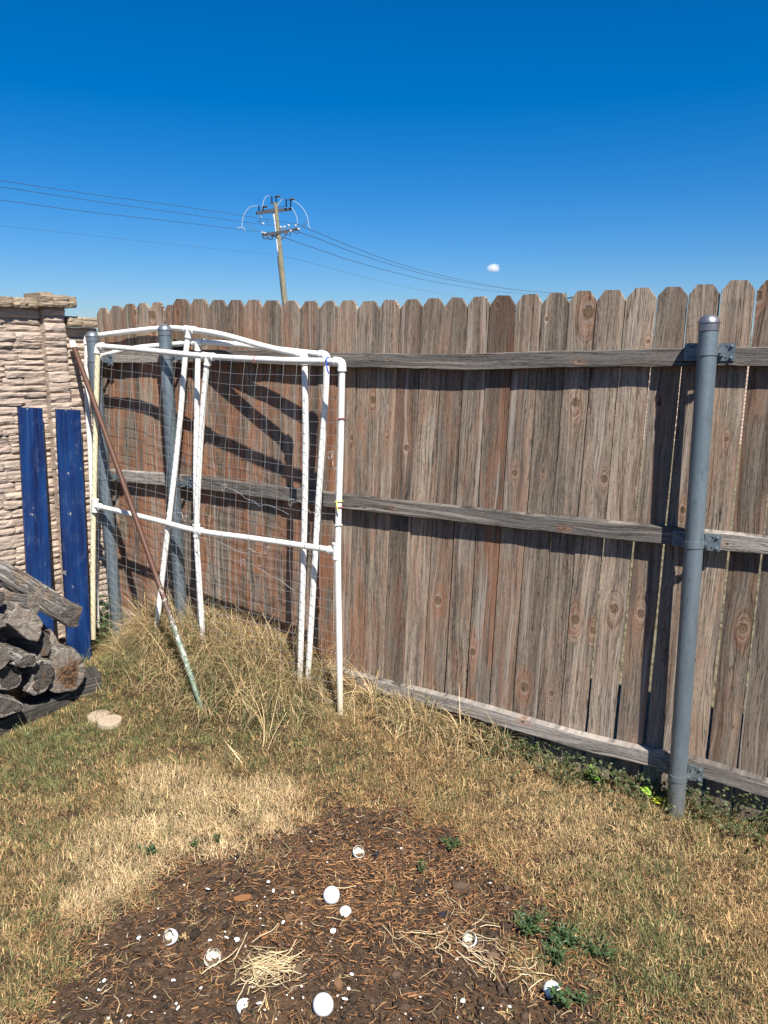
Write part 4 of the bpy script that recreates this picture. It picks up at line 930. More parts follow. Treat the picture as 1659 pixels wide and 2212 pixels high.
# ================================================================== FIREWOOD
LOGS = {
 'round':(0.71,[(0.5593, 0.3157), (0.5195, 0.2956), (0.4902, 0.2399), (0.4777, 0.1799), (0.4986, 0.1302), (0.5311, 0.0933), (0.5835, 0.1053), (0.6324, 0.1149), (0.6583, 0.1406), (0.6363, 0.189), (0.6264, 0.2369), (0.6345, 0.2837), (0.6166, 0.3074), (0.5835, 0.3186)]),
 'leaf':(0.73,[(0.6894, 0.3018), (0.6481, 0.281), (0.6324, 0.2304), (0.6526, 0.1784), (0.6871, 0.144), (0.7338, 0.1434), (0.7639, 0.1702), (0.7398, 0.2072), (0.7357, 0.255), (0.7211, 0.2911)]),
 'disk':(0.73,[(0.8453, 0.3176), (0.8066, 0.3016), (0.7801, 0.2651), (0.7774, 0.2318), (0.8041, 0.2042), (0.841, 0.2045), (0.8758, 0.2203), (0.8972, 0.2592), (0.8895, 0.304), (0.8666, 0.3203)]),
 'bottom':(0.77,[(0.9062, 0.2195), (0.8692, 0.1949), (0.831, 0.1756), (0.801, 0.1388), (0.8034, 0.1113), (0.8481, 0.1073), (0.9009, 0.1126), (0.9337, 0.1505), (0.9329, 0.1973)]),
 'centre':(0.75,[(0.7733, 0.5849), (0.7448, 0.5545), (0.7159, 0.5433), (0.689, 0.5048), (0.6785, 0.4701), (0.6837, 0.4313), (0.7061, 0.3934), (0.739, 0.4067), (0.7794, 0.4537), (0.7953, 0.4816), (0.8218, 0.5081), (0.8208, 0.5388), (0.7991, 0.5603)]),
 'wedge':(0.75,[(0.7289, 0.6092), (0.7023, 0.6147), (0.6868, 0.5756), (0.6838, 0.5432), (0.6954, 0.5183), (0.7166, 0.5356), (0.7329, 0.5633)]),
 'beam':(0.77,[(0.6063, 0.4923), (0.56, 0.5251), (0.5007, 0.5022), (0.5153, 0.473), (0.5271, 0.4265), (0.5401, 0.4176), (0.5793, 0.4323), (0.5966, 0.4654)]),
 'split':(0.77,[(0.828, 0.3317), (0.7594, 0.3583), (0.7265, 0.3485), (0.7159, 0.3171), (0.7386, 0.2959), (0.8045, 0.3085)]),
 'small':(0.70,[(0.658, 0.4197), (0.6363, 0.3973), (0.6293, 0.3624), (0.632, 0.33), (0.6486, 0.2976), (0.6796, 0.3028), (0.6765, 0.3389), (0.6697, 0.3738)]),
 'sliver':(0.67,[(0.6096, 0.4071), (0.589, 0.364), (0.5725, 0.3172), (0.6134, 0.3123), (0.6202, 0.3519)]),
 'edge':(0.77,[(0.8736, 0.4195), (0.8291, 0.3595), (0.8602, 0.3338), (0.8823, 0.3251), (0.9079, 0.3526), (0.8955, 0.4105)]),
 'edge2':(0.73,[(0.845, 0.5556), (0.8244, 0.5465), (0.8289, 0.4973), (0.8509, 0.4916), (0.8699, 0.516), (0.8664, 0.5534)]),
 'edge3':(0.75,[(0.846, 0.6709), (0.8238, 0.6431), (0.8262, 0.6169), (0.8428, 0.5904), (0.8689, 0.612), (0.8641, 0.6638)]),
 'farl':(0.74,[(0.99, 0.30), (0.95, 0.33), (0.915, 0.31), (0.905, 0.26), (0.94, 0.215), (0.985, 0.22), (1.01, .26)]),
 'farl2':(0.74,[(0.99, 0.46), (0.95, 0.49), (0.915, 0.46), (0.905, 0.40), (0.94, 0.355), (0.985, 0.36), (1.01, .41)]),
 'farl3':(0.73,[(0.99, 0.60), (0.95, 0.62), (0.905, 0.60), (0.895, 0.54), (0.93, 0.51), (0.985, 0.52), (1.01, .56)]),
 'farl4':(0.77,[(1.05, 0.19), (1.0, 0.21), (0.955, 0.20), (0.945, 0.14), (0.98, 0.11), (1.035, 0.12), (1.06, .15)]),
}
# axis of each piece as (along wall, out of wall, up) and its length
LAX = {'round': (.10, -1, .0, .44, .55), 'leaf': (.06, -1, .02, .40, .05), 'disk': (.0, -1, .02, .40, .05), 'bottom': (.05, -1, .0, .42, .12), 'centre': (.25, -1, .05, .36, .75),
       'wedge': (1.0, -.9, .18, .30, .45), 'beam': (.80, -.64, .78, .50, .1), 'split': (.75, -1, .45, .34, .08), 'small': (.2, -1, .0, .36, .15), 'sliver': (.15, -1, .25, .2, .95),
       'edge': (.3, -1, .1, .36, .3), 'edge2': (.2, -1, .1, .33, .5), 'edge3': (.3, -1, .05, .34, .1), 'farl': (0, -1, 0, .4, .2), 'farl2': (0, -1, 0, .38, .4), 'farl3': (0, -1, 0, .38, .2), 'farl4': (0, -1, 0, .4, .2)}
LLB = {'round': 'large round cracked log with rotten brown centre at the right end of the stack', 'leaf': 'dark leaf-shaped log end with radiating pale cracks, left of the large round log',
 'disk': 'dark sawn log end with curved ragged bark at the left picture edge', 'bottom': 'lowest log with growth rings, resting on the sleeper at the left edge',
 'centre': 'big pale sawn log end with slanting saw marks in the upper middle of the stack', 'wedge': 'pale split wedge under the long slanting beam',
 'beam': 'long grey split beam slanting down to the right on top of the stack', 'split': 'light grey split log lying in the middle with a bright top face', 'small': 'small narrow log end squeezed right of the pale split log',
 'sliver': 'bright white sliver of wood standing above the large round log', 'edge': 'brown-grey split log at the left edge above the dark sawn log', 'edge2': 'rough grey log end at the left edge below the topmost logs',
 'edge3': 'dark log end at the left edge under the long slanting beam', 'farl': 'log at the hidden left part of the stack, second row from below', 'farl2': 'log at the hidden left part of the stack, third row', 'farl3': 'log at the hidden left part of the stack, top row', 'farl4': 'log at the hidden left part of the stack, bottom row'}
def firewood(k):
    off, pts = LOGS[k]; ax, ao, az, L, tone = LAX[k]; r = random.Random(sum(map(ord, k)))
    d = (WD * ax + WN * ao + UP * az).normalized(); P = [wal(w, off, z) for w, z in pts]
    if sum((P[i] - P[0]).cross(P[(i + 1) % len(P)] - P[0]).dot(-d) for i in range(len(P))) < 0: P.reverse()
    c = sum(P, Vector()) / len(P); z_ = -d; x_ = (WD - z_ * WD.dot(z_)).normalized(); y_ = z_.cross(x_); mw = frame_m(c, x_, y_, z_); inv = mw.inverted()
    # refine the outline
    Q = []
    for i in range(len(P)):
        a_, b_ = P[i], P[(i + 1) % len(P)]; m_ = 3
        for q in range(m_): Q.append(inv @ a_.lerp(b_, q / m_))
    n = len(Q); V = []; F = []; mi = []; sc = r.uniform(0, 50)
    def jit(v, a): return v + Vector((mnoise.noise(v * 28 + Vector((sc, 0, 0))), mnoise.noise(v * 28 + Vector((0, sc, 0))), mnoise.noise(v * 34 + Vector((0, 0, sc))))) * a
    Q = [jit(q, .006) for q in Q]
    for f_, dz in ((.0, .002), (.33, .001), (.66, 0), (.93, -.0005), (1.0, -.004)):
        if f_ == 0: V.append(jit(Vector((0, 0, dz)), .004)); continue
        for q in Q: V.append(Vector((q.x * f_, q.y * f_, q.z * f_ + dz)) + Vector((0, 0, mnoise.noise(Vector((q.x * f_ * 45 + sc, q.y * f_ * 45, 1))) * .005)))
    for i in range(n): F.append((0, 1 + i, 1 + (i + 1) % n)); mi.append(0)
    for ring in range(3):
        b0 = 1 + ring * n
        for i in range(n): F.append((b0 + i, b0 + n + i, b0 + n + (i + 1) % n, b0 + (i + 1) % n)); mi.append(0)
    b0 = 1 + 3 * n; ns = 9
    for s_ in range(1, ns + 1):
        t_ = s_ / ns; kx = 1 + .06 * sin(t_ * 3 + sc)
        for q in Q: V.append(jit(Vector((q.x * kx, q.y * kx, q.z * (1 - t_) - L * t_)), .011))
    for s_ in range(ns):
        for i in range(n): F.append((b0 + s_ * n + i, b0 + (s_ + 1) * n + i, b0 + (s_ + 1) * n + (i + 1) % n, b0 + s_ * n + (i + 1) % n)); mi.append(1)
    e = b0 + ns * n; F.append(tuple(e + i for i in reversed(range(n)))); mi.append(0)
    o = mesh_obj('firewood_log', V, F, [M['end'], M['bark']], None, mw, mi=mi)
    ra = o.data.attributes.new('rim', 'FLOAT', 'POINT'); ra.data.foreach_set('value', [0.] + [.33] * n + [.66] * n + [.93] * n + [1.] * (len(V) - 1 - 3 * n))
    bm = bmesh.new(); bm.from_mesh(o.data); bmesh.ops.recalc_face_normals(bm, faces=bm.faces); bm.to_mesh(o.data); bm.free()
    o['tone'] = tone; o['rimk'] = 1. if tone < .14 and k != 'beam' else 0.; o['brown'] = 1. if k == 'round' else 0.
    tag(o, LLB[k], 'log', 'logs of the firewood stack')
for k in LOGS: firewood(k)
# charred sleepers under the stack
def sleeper(a, b, w, h, label, out):
    a, b = Vector(a), Vector(b); d = (b - a).normalized(); L = (b - a).length; y = UP.cross(d).normalized(); y = y if y.dot(out) > 0 else -y
    V = []; F = []; n = 20; x = UP; yy = d.cross(x)
    for k in range(n + 1):
        q = [mnoise.noise(Vector((k * .5, c, L * 9))) * .005 for c in range(8)]
        zz = L * k / n
        pr = [(0 + q[0], 0), (.0, .0)]
        for c, (ux, uy) in enumerate(((0, 0), (h * .5, .003), (h - .006, 0), (h, -.006), (h + q[3], -w), (0, -w))): V.append((ux + q[c], uy + q[c + 1], zz))
    for k in range(n):
        for c in range(6): p = k * 6 + c; w2 = k * 6 + (c + 1) % 6; F.append((p, w2, w2 + 6, p + 6))
    F.append(tuple(reversed(range(6)))); F.append(tuple(n * 6 + c for c in range(6)))
    s_ = 1 if yy.dot(out) > 0 else -1
    if s_ < 0: V = [(v[0], -v[1], v[2]) for v in V]
    o = mesh_obj('wooden_sleeper', V, F, M['sleeper'], None, frame_m(a, x, yy, d))
    bm = bmesh.new(); bm.from_mesh(o.data); bmesh.ops.recalc_face_normals(bm, faces=bm.faces); bm.to_mesh(o.data); bm.free()
    return tag(o, label, 'sleeper', 'sleepers under the firewood')
OUT = Vector((.84, -.55, 0))
sleeper((-1.845, 2.79, -.03), (-1.475, 3.36, -.015), .118, .10, 'long dark charred sleeper lying under the front of the firewood stack', OUT)
sleeper((-1.55, 3.34, -.01), (-1.352, 3.455, -.0), .15, .12, 'short weathered sleeper with ridged grain sticking out by the foot of the blue board', Vector((.5, -.85, 0)))

# ================================================================== CONCRETE PIECES
def rock_disc(c, r, h, label, cut=None, seed=1):
    rr = random.Random(seed); V = []; F = []; n = 36; c = Vector(c)
    for ring, (f, z) in enumerate(((1., -.02), (1.0, h - .004), (.96, h), (.5, h + .001))):
        for k in range(n):
            a = 2 * pi * k / n; R = r * f * (1 + .015 * mnoise.noise(Vector((cos(a) * 2 + seed, sin(a) * 2, 0))))
            x, y = R * cos(a), R * sin(a)
            if cut is not None and x * cut[0] + y * cut[1] > cut[2]: q = (x * cut[0] + y * cut[1] - cut[2]); x -= cut[0] * q * .93; y -= cut[1] * q * .93
            V.append((x, y, z + mnoise.noise(Vector((x * 40, y * 40, seed))) * .0025))
    for j in range(3):
        for k in range(n): F.append((j * n + k, j * n + (k + 1) % n, (j + 1) * n + (k + 1) % n, (j + 1) * n + k))
    V.append((0, 0, h + .001)); F += [(3 * n + k, 3 * n + (k + 1) % n, 4 * n) for k in range(n)]
    o = mesh_obj('concrete_piece', V, F, M['concrete'], None, T(c)); tag(o, label, 'concrete piece', 'pale concrete pieces in the grass'); return o
rock_disc((-1.225, 3.185, gz(-1.22, 3.17) + .006), .053, .017, 'round pale concrete disc lying in the grass beside the sleepers', None, 1)
rock_disc((-1.292, 3.24, gz(-1.3, 3.23) + .004), .052, .013, 'broken pale slab touching the round concrete disc on its left', (.8, -.5, .02), 5)

# ================================================================== EGGSHELLS AND SCRAPS
def shell(x, y, rad, axis, open_deg, label, seed, stretch=1.22, lift=.0):
    """a cracked shell: closed end along axis, the rest broken away beyond open_deg"""
    r = random.Random(seed); z0 = gz(x, y); ax = Vector(axis).normalized(); m = axis_m(Vector((0, 0, 0)), ax)
    V = []; F = []; ins = []; n = 26; nr = 10; lim = []
    for k in range(n): lim.append(radians(open_deg) * (1 + .16 * mnoise.noise(Vector((cos(2 * pi * k / n) * 2.2 + seed, sin(2 * pi * k / n) * 2.2, seed))) + r.uniform(-.035, .035)))
    for lay, sc in ((0, 1.), (1, .965)):
        for j in range(nr + 1):
            for k in range(n):
                th = lim[k] * j / nr; a = 2 * pi * k / n; st = stretch if cos(th) > 0 else 1.05
                V.append(m @ Vector((rad * sc * sin(th) * cos(a), rad * sc * sin(th) * sin(a), rad * sc * cos(th) * st))); ins.append(float(lay))
    B = (nr + 1) * n
    for j in range(nr):
        for k in range(n):
            a, b = j * n + k, j * n + (k + 1) % n; F.append((a, a + n, b + n, b)); F.append((B + a, B + b, B + b + n, B + a + n))
    for k in range(n): a, b = nr * n + k, nr * n + (k + 1) % n; F.append((a, B + a, B + b, b))
    zm = min(v.z for v in V); o = mesh_obj('eggshell', V, F, M['shell'], None, T(Vector((x, y, z0 - zm - .005 + lift))), smooth=True)
    at = o.data.attributes.new('inside', 'FLOAT', 'POINT'); at.data.foreach_set('value', ins)
    return tag(o, label, 'eggshell', 'eggshells on the bare soil')
shell(-.1537, 2.062, .0255, (.15, -.45, .9), 118, 'big smooth white eggshell dome near the middle, crack open on its left', 1)
shell(-.1085, 2.014, .0185, (.1, -.3, 1), 80, 'small white half shell touching the right of the big middle one', 2, 1.0)
shell(-.1473, 1.662, .0265, (-.1, -.35, .95), 112, 'white eggshell dome at the bottom edge of the picture', 3)
shell(-.6008, 1.893, .0215, (.5, .55, -.45), 104, 'cream eggshell lying open with dirt inside, leftmost of the shells', 4, 1.15)
shell(-.4626, 1.812, .0235, (.1, .55, -.75), 82, 'jagged broken white shell bowl left of the pale straw bunch', 5, 1.1)
shell(.2501, 1.890, .0205, (.35, .45, -.8), 100, 'whitish open eggshell bowl right of the middle, beside the dry stems', 6)
shell(.4499, 1.728, .0235, (-.2, -.2, .95), 84, 'white eggshell dome half behind a small weed, rightmost of the shells', 7, 1.1)
shell(-.0769, 2.275, .0205, (-.35, .35, -.7), 96, 'cracked white eggshell farthest from the camera, near the grass edge', 8, 1.1)
shell(-.3447, 1.655, .0190, (-.7, .3, .2), 88, 'crumpled white shell at the bottom edge, left of the dome', 9, 1.2)
# larger flat fragments
FRG = [(-0.4102, 1.8916, .011), (-0.345, 1.9459, .006), (-0.2875, 1.9593, .009), (-0.1401, 1.924, .011), (-0.486, 1.8892, .007), (-0.3118, 1.6712, .009), (-0.0933, 1.6871, .009), (-0.0788, 1.7668, .007), (-0.3566, 2.1325, .006), (-0.5409, 2.1033, .009), (-0.4409, 1.9001, .009), (-0.6912, 1.8981, .008), (-0.5151, 1.6556, .009), (0.2116, 1.6894, .008)]
FLB = ['square white shell chip above the straw bunch', 'small white shell chip in the middle of the soil', 'narrow white shell chip right of the brown leaf', 'dirty white shell chip below the big middle eggshell', 'small white shell chip left of the square one', 'curled white shell chip near the bottom edge', 'thin white shell chip right of the bottom dome', 'tiny pale shell chip below the dirty chip', 'tiny white shell chip high on the soil by the grass', 'small white shell chip at the upper left of the soil', 'yellowish shell chip next to the square white one', 'white shell chip beside the leftmost open shell', 'white shell chips at the bottom left', 'white shell chip at the bottom right of the soil']
for i, (x, y, r_) in enumerate(FRG):
    r = random.Random(i + 70); n = r.randint(5, 7); V = []
    rot = Matrix.Rotation(r.uniform(0, 6), 3, 'Z') @ Matrix.Rotation(r.uniform(.1, .6), 3, 'X')
    for zz in (0, .0006):
        for k in range(n):
            rr = r_ * (.75 + .35 * ((k * 37 + i * 13) % 10) / 10); a = 2 * pi * k / n; V.append(rot @ Vector((rr * cos(a), rr * sin(a) * .8, zz - 14 * (rr ** 2) * .5)))
    V += [rot @ Vector((0, 0, 0)), rot @ Vector((0, 0, .0006))]; F = []
    for k in range(n): k2 = (k + 1) % n; F += [(k2, k, 2 * n), (n + k, n + k2, 2 * n + 1), (k, k2, n + k2, n + k)]
    tag(mesh_obj('shell_chip', V, F, M['shell'], None, T(Vector((x, y, gz(x, y) + .010)))), FLB[i], 'shell chip', 'shell chips on the bare soil')

# ------------------------------------------------------------- loose debris (stuff)
def scatter(name, mat, gens, label, cat):
    V = []; F = []; br = []
    for v, f, b in gens:
        o0 = len(V); V += v; F += [tuple(o0 + q for q in ff) for ff in f]; br += [b] * len(v)
    o = mesh_obj(name, V, F, mat); at = o.data.attributes.new('br', 'FLOAT', 'POINT'); at.data.foreach_set('value', br)
    return tag(o, label, cat, kind='stuff')
def sliver(p, yaw, pitch, L, w, h, b, bend=0.):
    d = Vector((cos(yaw) * cos(pitch), sin(yaw) * cos(pitch), sin(pitch))); s_ = Vector((-sin(yaw), cos(yaw), 0)); u = d.cross(s_) * -1
    V = []; F = []
    for k, t in enumerate((-.5, 0, .5)):
        c = p + d * L * t + s_ * bend * L * (t * t - .12); ww = w * (.45 if t else 1)
        V += [c - s_ * ww / 2, c + s_ * ww / 2, c + s_ * ww * .4 + UP * h, c - s_ * ww * .4 + UP * h]
    for k in range(2):
        for c in range(4): a = k * 4 + c; b_ = k * 4 + (c + 1) % 4; F.append((a, b_, b_ + 4, a + 4))
    F += [(3, 2, 1, 0), (8, 9, 10, 11)]
    return V, F, b
def strand(p, yaw, L, w, b, wav=.5, rise=.0):
    V = []; F = []; n = 7; q = p.copy(); a = yaw; pit = rng.gauss(rise, .15); kink = rng.randrange(1, n)
    for k in range(n):
        d = Vector((cos(a) * cos(pit), sin(a) * cos(pit), sin(pit))); s_ = Vector((-sin(a), cos(a), 0)); ww = w * (1 - .55 * abs(k / (n - 1) - .4)) * .5
        V += [q - s_ * ww, q + UP * ww * .9, q + s_ * ww, q - UP * ww * .4]; q = q + d * (L / (n - 1)); a += rng.gauss(0, wav * .35) + (rng.gauss(0, wav) if k == kink else 0); pit = pit * .6 + rng.gauss(0, .12)
        g_ = gz(q.x, q.y) + .003
        if q.z < g_: q.z = g_; pit = abs(pit) * .5
    for k in range(n - 1):
        for c in range(4): x_ = k * 4 + c; y_ = k * 4 + (c + 1) % 4; F.append((x_, y_, y_ + 4, x_ + 4))
    return V, F, b
def in_patch(margin=0.):
    while True:
        x, y = rng.uniform(-.9, .75), rng.uniform(1.35, 2.56)
        if patch_at(x, y) > margin: return x, y
gm = []
for i in range(2600):      # thatch thinning out into the grass round the patch
    while True:
        x, y = rng.uniform(-1.05, .9), rng.uniform(1.35, 2.7); d_ = patch_at(x, y)
        if -.16 < d_ < .02: break
    gm.append(sliver(Vector((x, y, gz(x, y) + rng.uniform(.002, .014))), rng.uniform(0, 6.28), rng.gauss(0, .25), rng.choice((.008, .012, .02, .03)), rng.uniform(.001, .003), .0012, min(1, max(0, rng.gauss(.6, .25))), rng.uniform(-.4, .4)))
for i in range(13000):
    x, y = in_patch(-.05)
    # mulch gathers in the upper and right part of the bare patch
    dn = exp(-(((x - .02) / .36) ** 2 + ((y - 2.12) / .26) ** 2)) + .22 + .25 * exp(-((x + .25) ** 2 + (y - 1.9) ** 2) / .02)
    if rng.random() > dn: continue
    cl_ = mnoise.noise(Vector((x * 4, y * 4, 6))) * 2.2
    L = rng.choice((.005, .007, .010, .013, .017, .022, .030)) * rng.uniform(.7, 1.2)
    if rng.random() < .35:
        gm.append(strand(Vector((x, y, gz(x, y) + rng.uniform(.001, .008))), cl_ + rng.gauss(.4, .9), L * 1.7, rng.uniform(.0008, .002), min(1, max(0, rng.gauss(.5, .3))), .5)); continue
    gm.append(sliver(Vector((x, y, gz(x, y) + rng.uniform(.0, .010))), cl_ + rng.gauss(.4, .8), rng.gauss(0, .18), L, rng.uniform(.0010, .0040), rng.uniform(.0006, .002), min(1, max(0, rng.gauss(.42 + .3 * exp(-(((x - .05) / .3) ** 2 + ((y - 2.1) / .25) ** 2)), .25))), rng.uniform(-.2, .2)))
scatter('mulch', M['mulch'], gm, 'brown wood splinters strewn over the bare soil', 'mulch')
ICO = bmesh.new(); bmesh.ops.create_icosphere(ICO, subdivisions=1, radius=1.); ICO.verts.ensure_lookup_table()
IV = [v.co.copy() for v in ICO.verts]; IF = [tuple(v.index for v in f.verts) for f in ICO.faces]; ICO.free()
gc = []
for i in range(7500):
    x, y = in_patch(-.02); r_ = abs(rng.gauss(0, .0032)) + .0014; sd = rng.uniform(0, 99)
    if rng.random() < .015: r_ *= 2.6
    c = Vector((x, y, gz(x, y) + r_ * .2)); sq = Vector((rng.uniform(.7, 1.4), rng.uniform(.7, 1.3), rng.uniform(.5, .9)))
    gc.append(([c + Vector((v.x * sq.x, v.y * sq.y, v.z * sq.z)) * r_ * (1 + .45 * mnoise.noise(v * 1.7 + Vector((sd, 0, 0)))) for v in IV], IF, min(1, max(0, rng.gauss(.4, .28)))))
scatter('soil_clods', M['clod'], gc, 'dark crumbs and clods of loose soil', 'soil')
gs = []
for i in range(400):
    x, y = in_patch(.0)
    dn = .25 + .9 * max(0, mnoise.noise(Vector((x * 7, y * 7, 2))) * 1.6) + .5 * exp(-((y - 1.65) / .12) ** 2)
    if rng.random() > dn: continue
    r_ = rng.choice((.0013, .0018, .0022, .003, .004, .0055)) * rng.uniform(.8, 1.2); n = rng.randint(4, 6); rot = Matrix.Rotation(rng.uniform(0, 6), 3, 'Z') @ Matrix.Rotation(rng.gauss(0, .5), 3, 'X')
    rad = [r_ * rng.uniform(.6, 1.2) for _ in range(n)]; c = Vector((x, y, gz(x, y) + .005 + r_ * .5))
    V = [c + rot @ Vector((rad[k] * cos(2 * pi * k / n), rad[k] * sin(2 * pi * k / n), zz)) for zz in (0, .0007) for k in range(n)]
    rr_ = rng.random(); gs.append((V, [tuple(reversed(range(n))), tuple(range(n, 2 * n))] + [(k, (k + 1) % n, n + (k + 1) % n, n + k) for k in range(n)], min(1, max(0, rng.gauss(.72, .25)))))
scatter('shell_crumbs', M['shellbit'], gs, 'tiny white shell crumbs sprinkled over the bare soil', 'shell crumbs')
# bunch of pale straw lying on the soil
gb = []
for i in range(190):
    u, v = rng.gauss(0, .036), rng.gauss(0, .028); x, y = -.300 + u, 1.785 + v + u * .1; L_ = rng.choice((.02, .03, .045, .06, .085)) * rng.uniform(.8, 1.3)
    yw = rng.gauss(.1, .55) + (1.3 if rng.random() < .2 else 0)
    gb.append(strand(Vector((x - cos(yw) * L_ / 2, y - sin(yw) * L_ / 2, gz(x, y) + .004 + rng.uniform(0, .018))), yw, L_, rng.choice((.0012, .0018, .0026, .0038)), min(1, max(0, rng.gauss(.45, .34))), .35))
for (x, y, yaw, L) in ((-.42, 1.80, 1.0, .13), (-.30, 1.95, -1.9, .12), (-.48, 1.76, .8, .12), (-.29, 1.80, .9, .10), (-.37, 1.67, 1.4, .07), (-.31, 1.64, 1.3, .08), (-.16, 2.10, -.1, .07)):
    gb.append(strand(Vector((x, y, gz(x, y) + .014)), yaw, L, .0034, .8, .4))
o_ = scatter('straw_bunch', M['strawbit'], gb, 'small bunch of pale straw lying on the dark soil', 'straw')
gd = []
for (x, y, yaw, L) in ((.20, 2.03, -1.1, .10), (.30, 1.97, .4, .09), (.16, 1.90, -.3, .12), (.27, 1.84, -.5, .12), (.33, 1.80, -.6, .10), (.38, 1.84, -.9, .11), (.31, 1.86, -.2, .09), (.40, 1.79, .1, .08), (.36, 1.76, 1.2, .07), (.05, 1.87, -1.0, .10), (.42, 1.76, -.4, .07), (.24, 1.88, -.9, .08), (.20, 1.84, -.4, .10), (.39, 1.81, 2.2, .08)):
    for q in range(5):
        gd.append(strand(Vector((x - cos(yaw) * L / 2 + rng.gauss(0, .02), y - sin(yaw) * L / 2 + rng.gauss(0, .015), gz(x, y) + .010 + rng.uniform(0, .008))), yaw + rng.gauss(0, .45), L * rng.uniform(.5, 1.15), rng.choice((.0012, .002, .003)), min(1, max(0, rng.gauss(.6, .3))), .6))
for i in range(330):     # stray dead stems over the soil
    x, y = in_patch(-.12); gd.append(strand(Vector((x, y, gz(x, y) + .006)), rng.uniform(0, 6.28), rng.uniform(.02, .06), rng.uniform(.0009, .0022), min(1, max(0, rng.gauss(.35, .3))), .6))
scatter('dry_stems', M['strawbit'], gd, 'dry yellow grass runners and stray dead stems lying on the bare soil', 'dry stems')
# individual chips and leaves
def chip(x, y, L, w, h, yaw, mat, name, label, cat):
    V, F, _ = sliver(Vector((0, 0, 0)), yaw, .05, L, w, h, .5); V = [Vector((v.x, v.y, v.z)) for v in V]
    V = [v + Vector((0, 0, mnoise.noise(v * 60) * h * .4)) for v in V]
    o = mesh_obj(name, V, F, mat, None, T(Vector((x, y, gz(x, y) + .004)))); at = o.data.attributes.new('br', 'FLOAT', 'POINT'); at.data.foreach_set('value', [.45] * len(V)); return tag(o, label, cat)
chip(-.4263, 2.0671, .052, .026, .006, .2, M['mulch'], 'bark_chip', 'flat grey-brown bark chip on the left of the bare soil', 'bark chip')
chip(-.3341, 1.9098, .026, .022, .008, .9, M['mulch'], 'bark_chip', 'rounded brown chip just above the straw bunch', 'bark chip')
chip(-.2724, 1.9801, .028, .018, .010, .6, M['leaf_dead'], 'dry_leaf', 'curled tan leaf up from the straw bunch', 'leaf')
chip(-.1128, 1.7328, .030, .030, .012, 1.9, M['leaf_dead'], 'dry_peel', 'orange-brown dried peel right of the straw bunch', 'peel')
chip(.1802, 1.9975, .026, .018, .012, .4, M['blackmetal'], 'black_lump', 'shiny black lump on the mulch right of the big eggshell', 'lump')
chip(-.0154, 2.2744, .022, .014, .012, 1.0, M['blackmetal'], 'black_lump', 'small black lump at the upper edge of the mulch', 'lump')
chip(-.8955, 1.9142, .030, .022, .010, .4, M['leaf_dead'], 'dry_leaf', 'reddish-brown leaf in the grass at the left of the soil', 'leaf')

# ================================================================== GRASS (point-instanced tufts, one object each)
def blade(L, w, lean, curl, yaw, base, nseg=4):
    """returns verts along a bending, tapering strip with a V fold"""
    V = []; F = []; bt = []; p = Vector(base); ang = lean
    dirh = Vector((cos(yaw), sin(yaw), 0)); sd = Vector((-sin(yaw), cos(yaw), 0))
    for k in range(nseg + 1):
        t = k / nseg; ww = w * (1 - t ** 1.6) * .5 + w * .06
        V += [p - sd * ww, p + sd * ww]; bt += [t, t]
        p = p + (UP * cos(ang) + dirh * sin(ang)) * (L / nseg); ang += curl / nseg
        if p.z < .002: p.z = .002
    for k in range(nseg): a = 2 * k; F.append((a, a + 1, a + 3, a + 2))
    return V, F, bt
def make_tuft(kind, r):
    V = []; F = []; BR = []; B2 = []; BT = []
    cfg = {'short': (14, (.014, .032), (.0018, .0038), (.0, 1.4), (-.8, 2.4), .020), 'flat': (11, (.016, .040), (.0016, .0034), (.6, 1.5), (-1.4, 1.6), .028),
           'fine': (12, (.022, .046), (.0013, .0024), (.1, 1.4), (-.8, 2.4), .024), 'tall': (15, (.14, .34), (.0022, .0042), (.0, .55), (.9, 3.3), .032), 'mess': (16, (.07, .20), (.0022, .0040), (.1, 1.3), (-1.6, 4.0), .05),
           'wisp': (5, (.20, .36), (.0018, .0030), (.05, .6), (.6, 2.0), .02)}[kind]
    for i in range(cfg[0]):
        a = r.uniform(0, 2 * pi); q = cfg[5] * sqrt(r.random()); L = r.uniform(*cfg[1])
        v, f, bt = blade(L, r.uniform(*cfg[2]), r.uniform(*cfg[3]), r.uniform(*cfg[4]), r.uniform(0, 2 * pi), (cos(a) * q, sin(a) * q, -.004), 3 if kind in ('short', 'flat', 'fine') else 7)
        o0 = len(V); V += v; F += [tuple(o0 + z for z in ff) for ff in f]; b1, b2 = r.random(), r.random(); BR += [b1] * len(v); B2 += [b2] * len(v); BT += bt
    return V, F, BR, B2, BT
_ngcache = {}
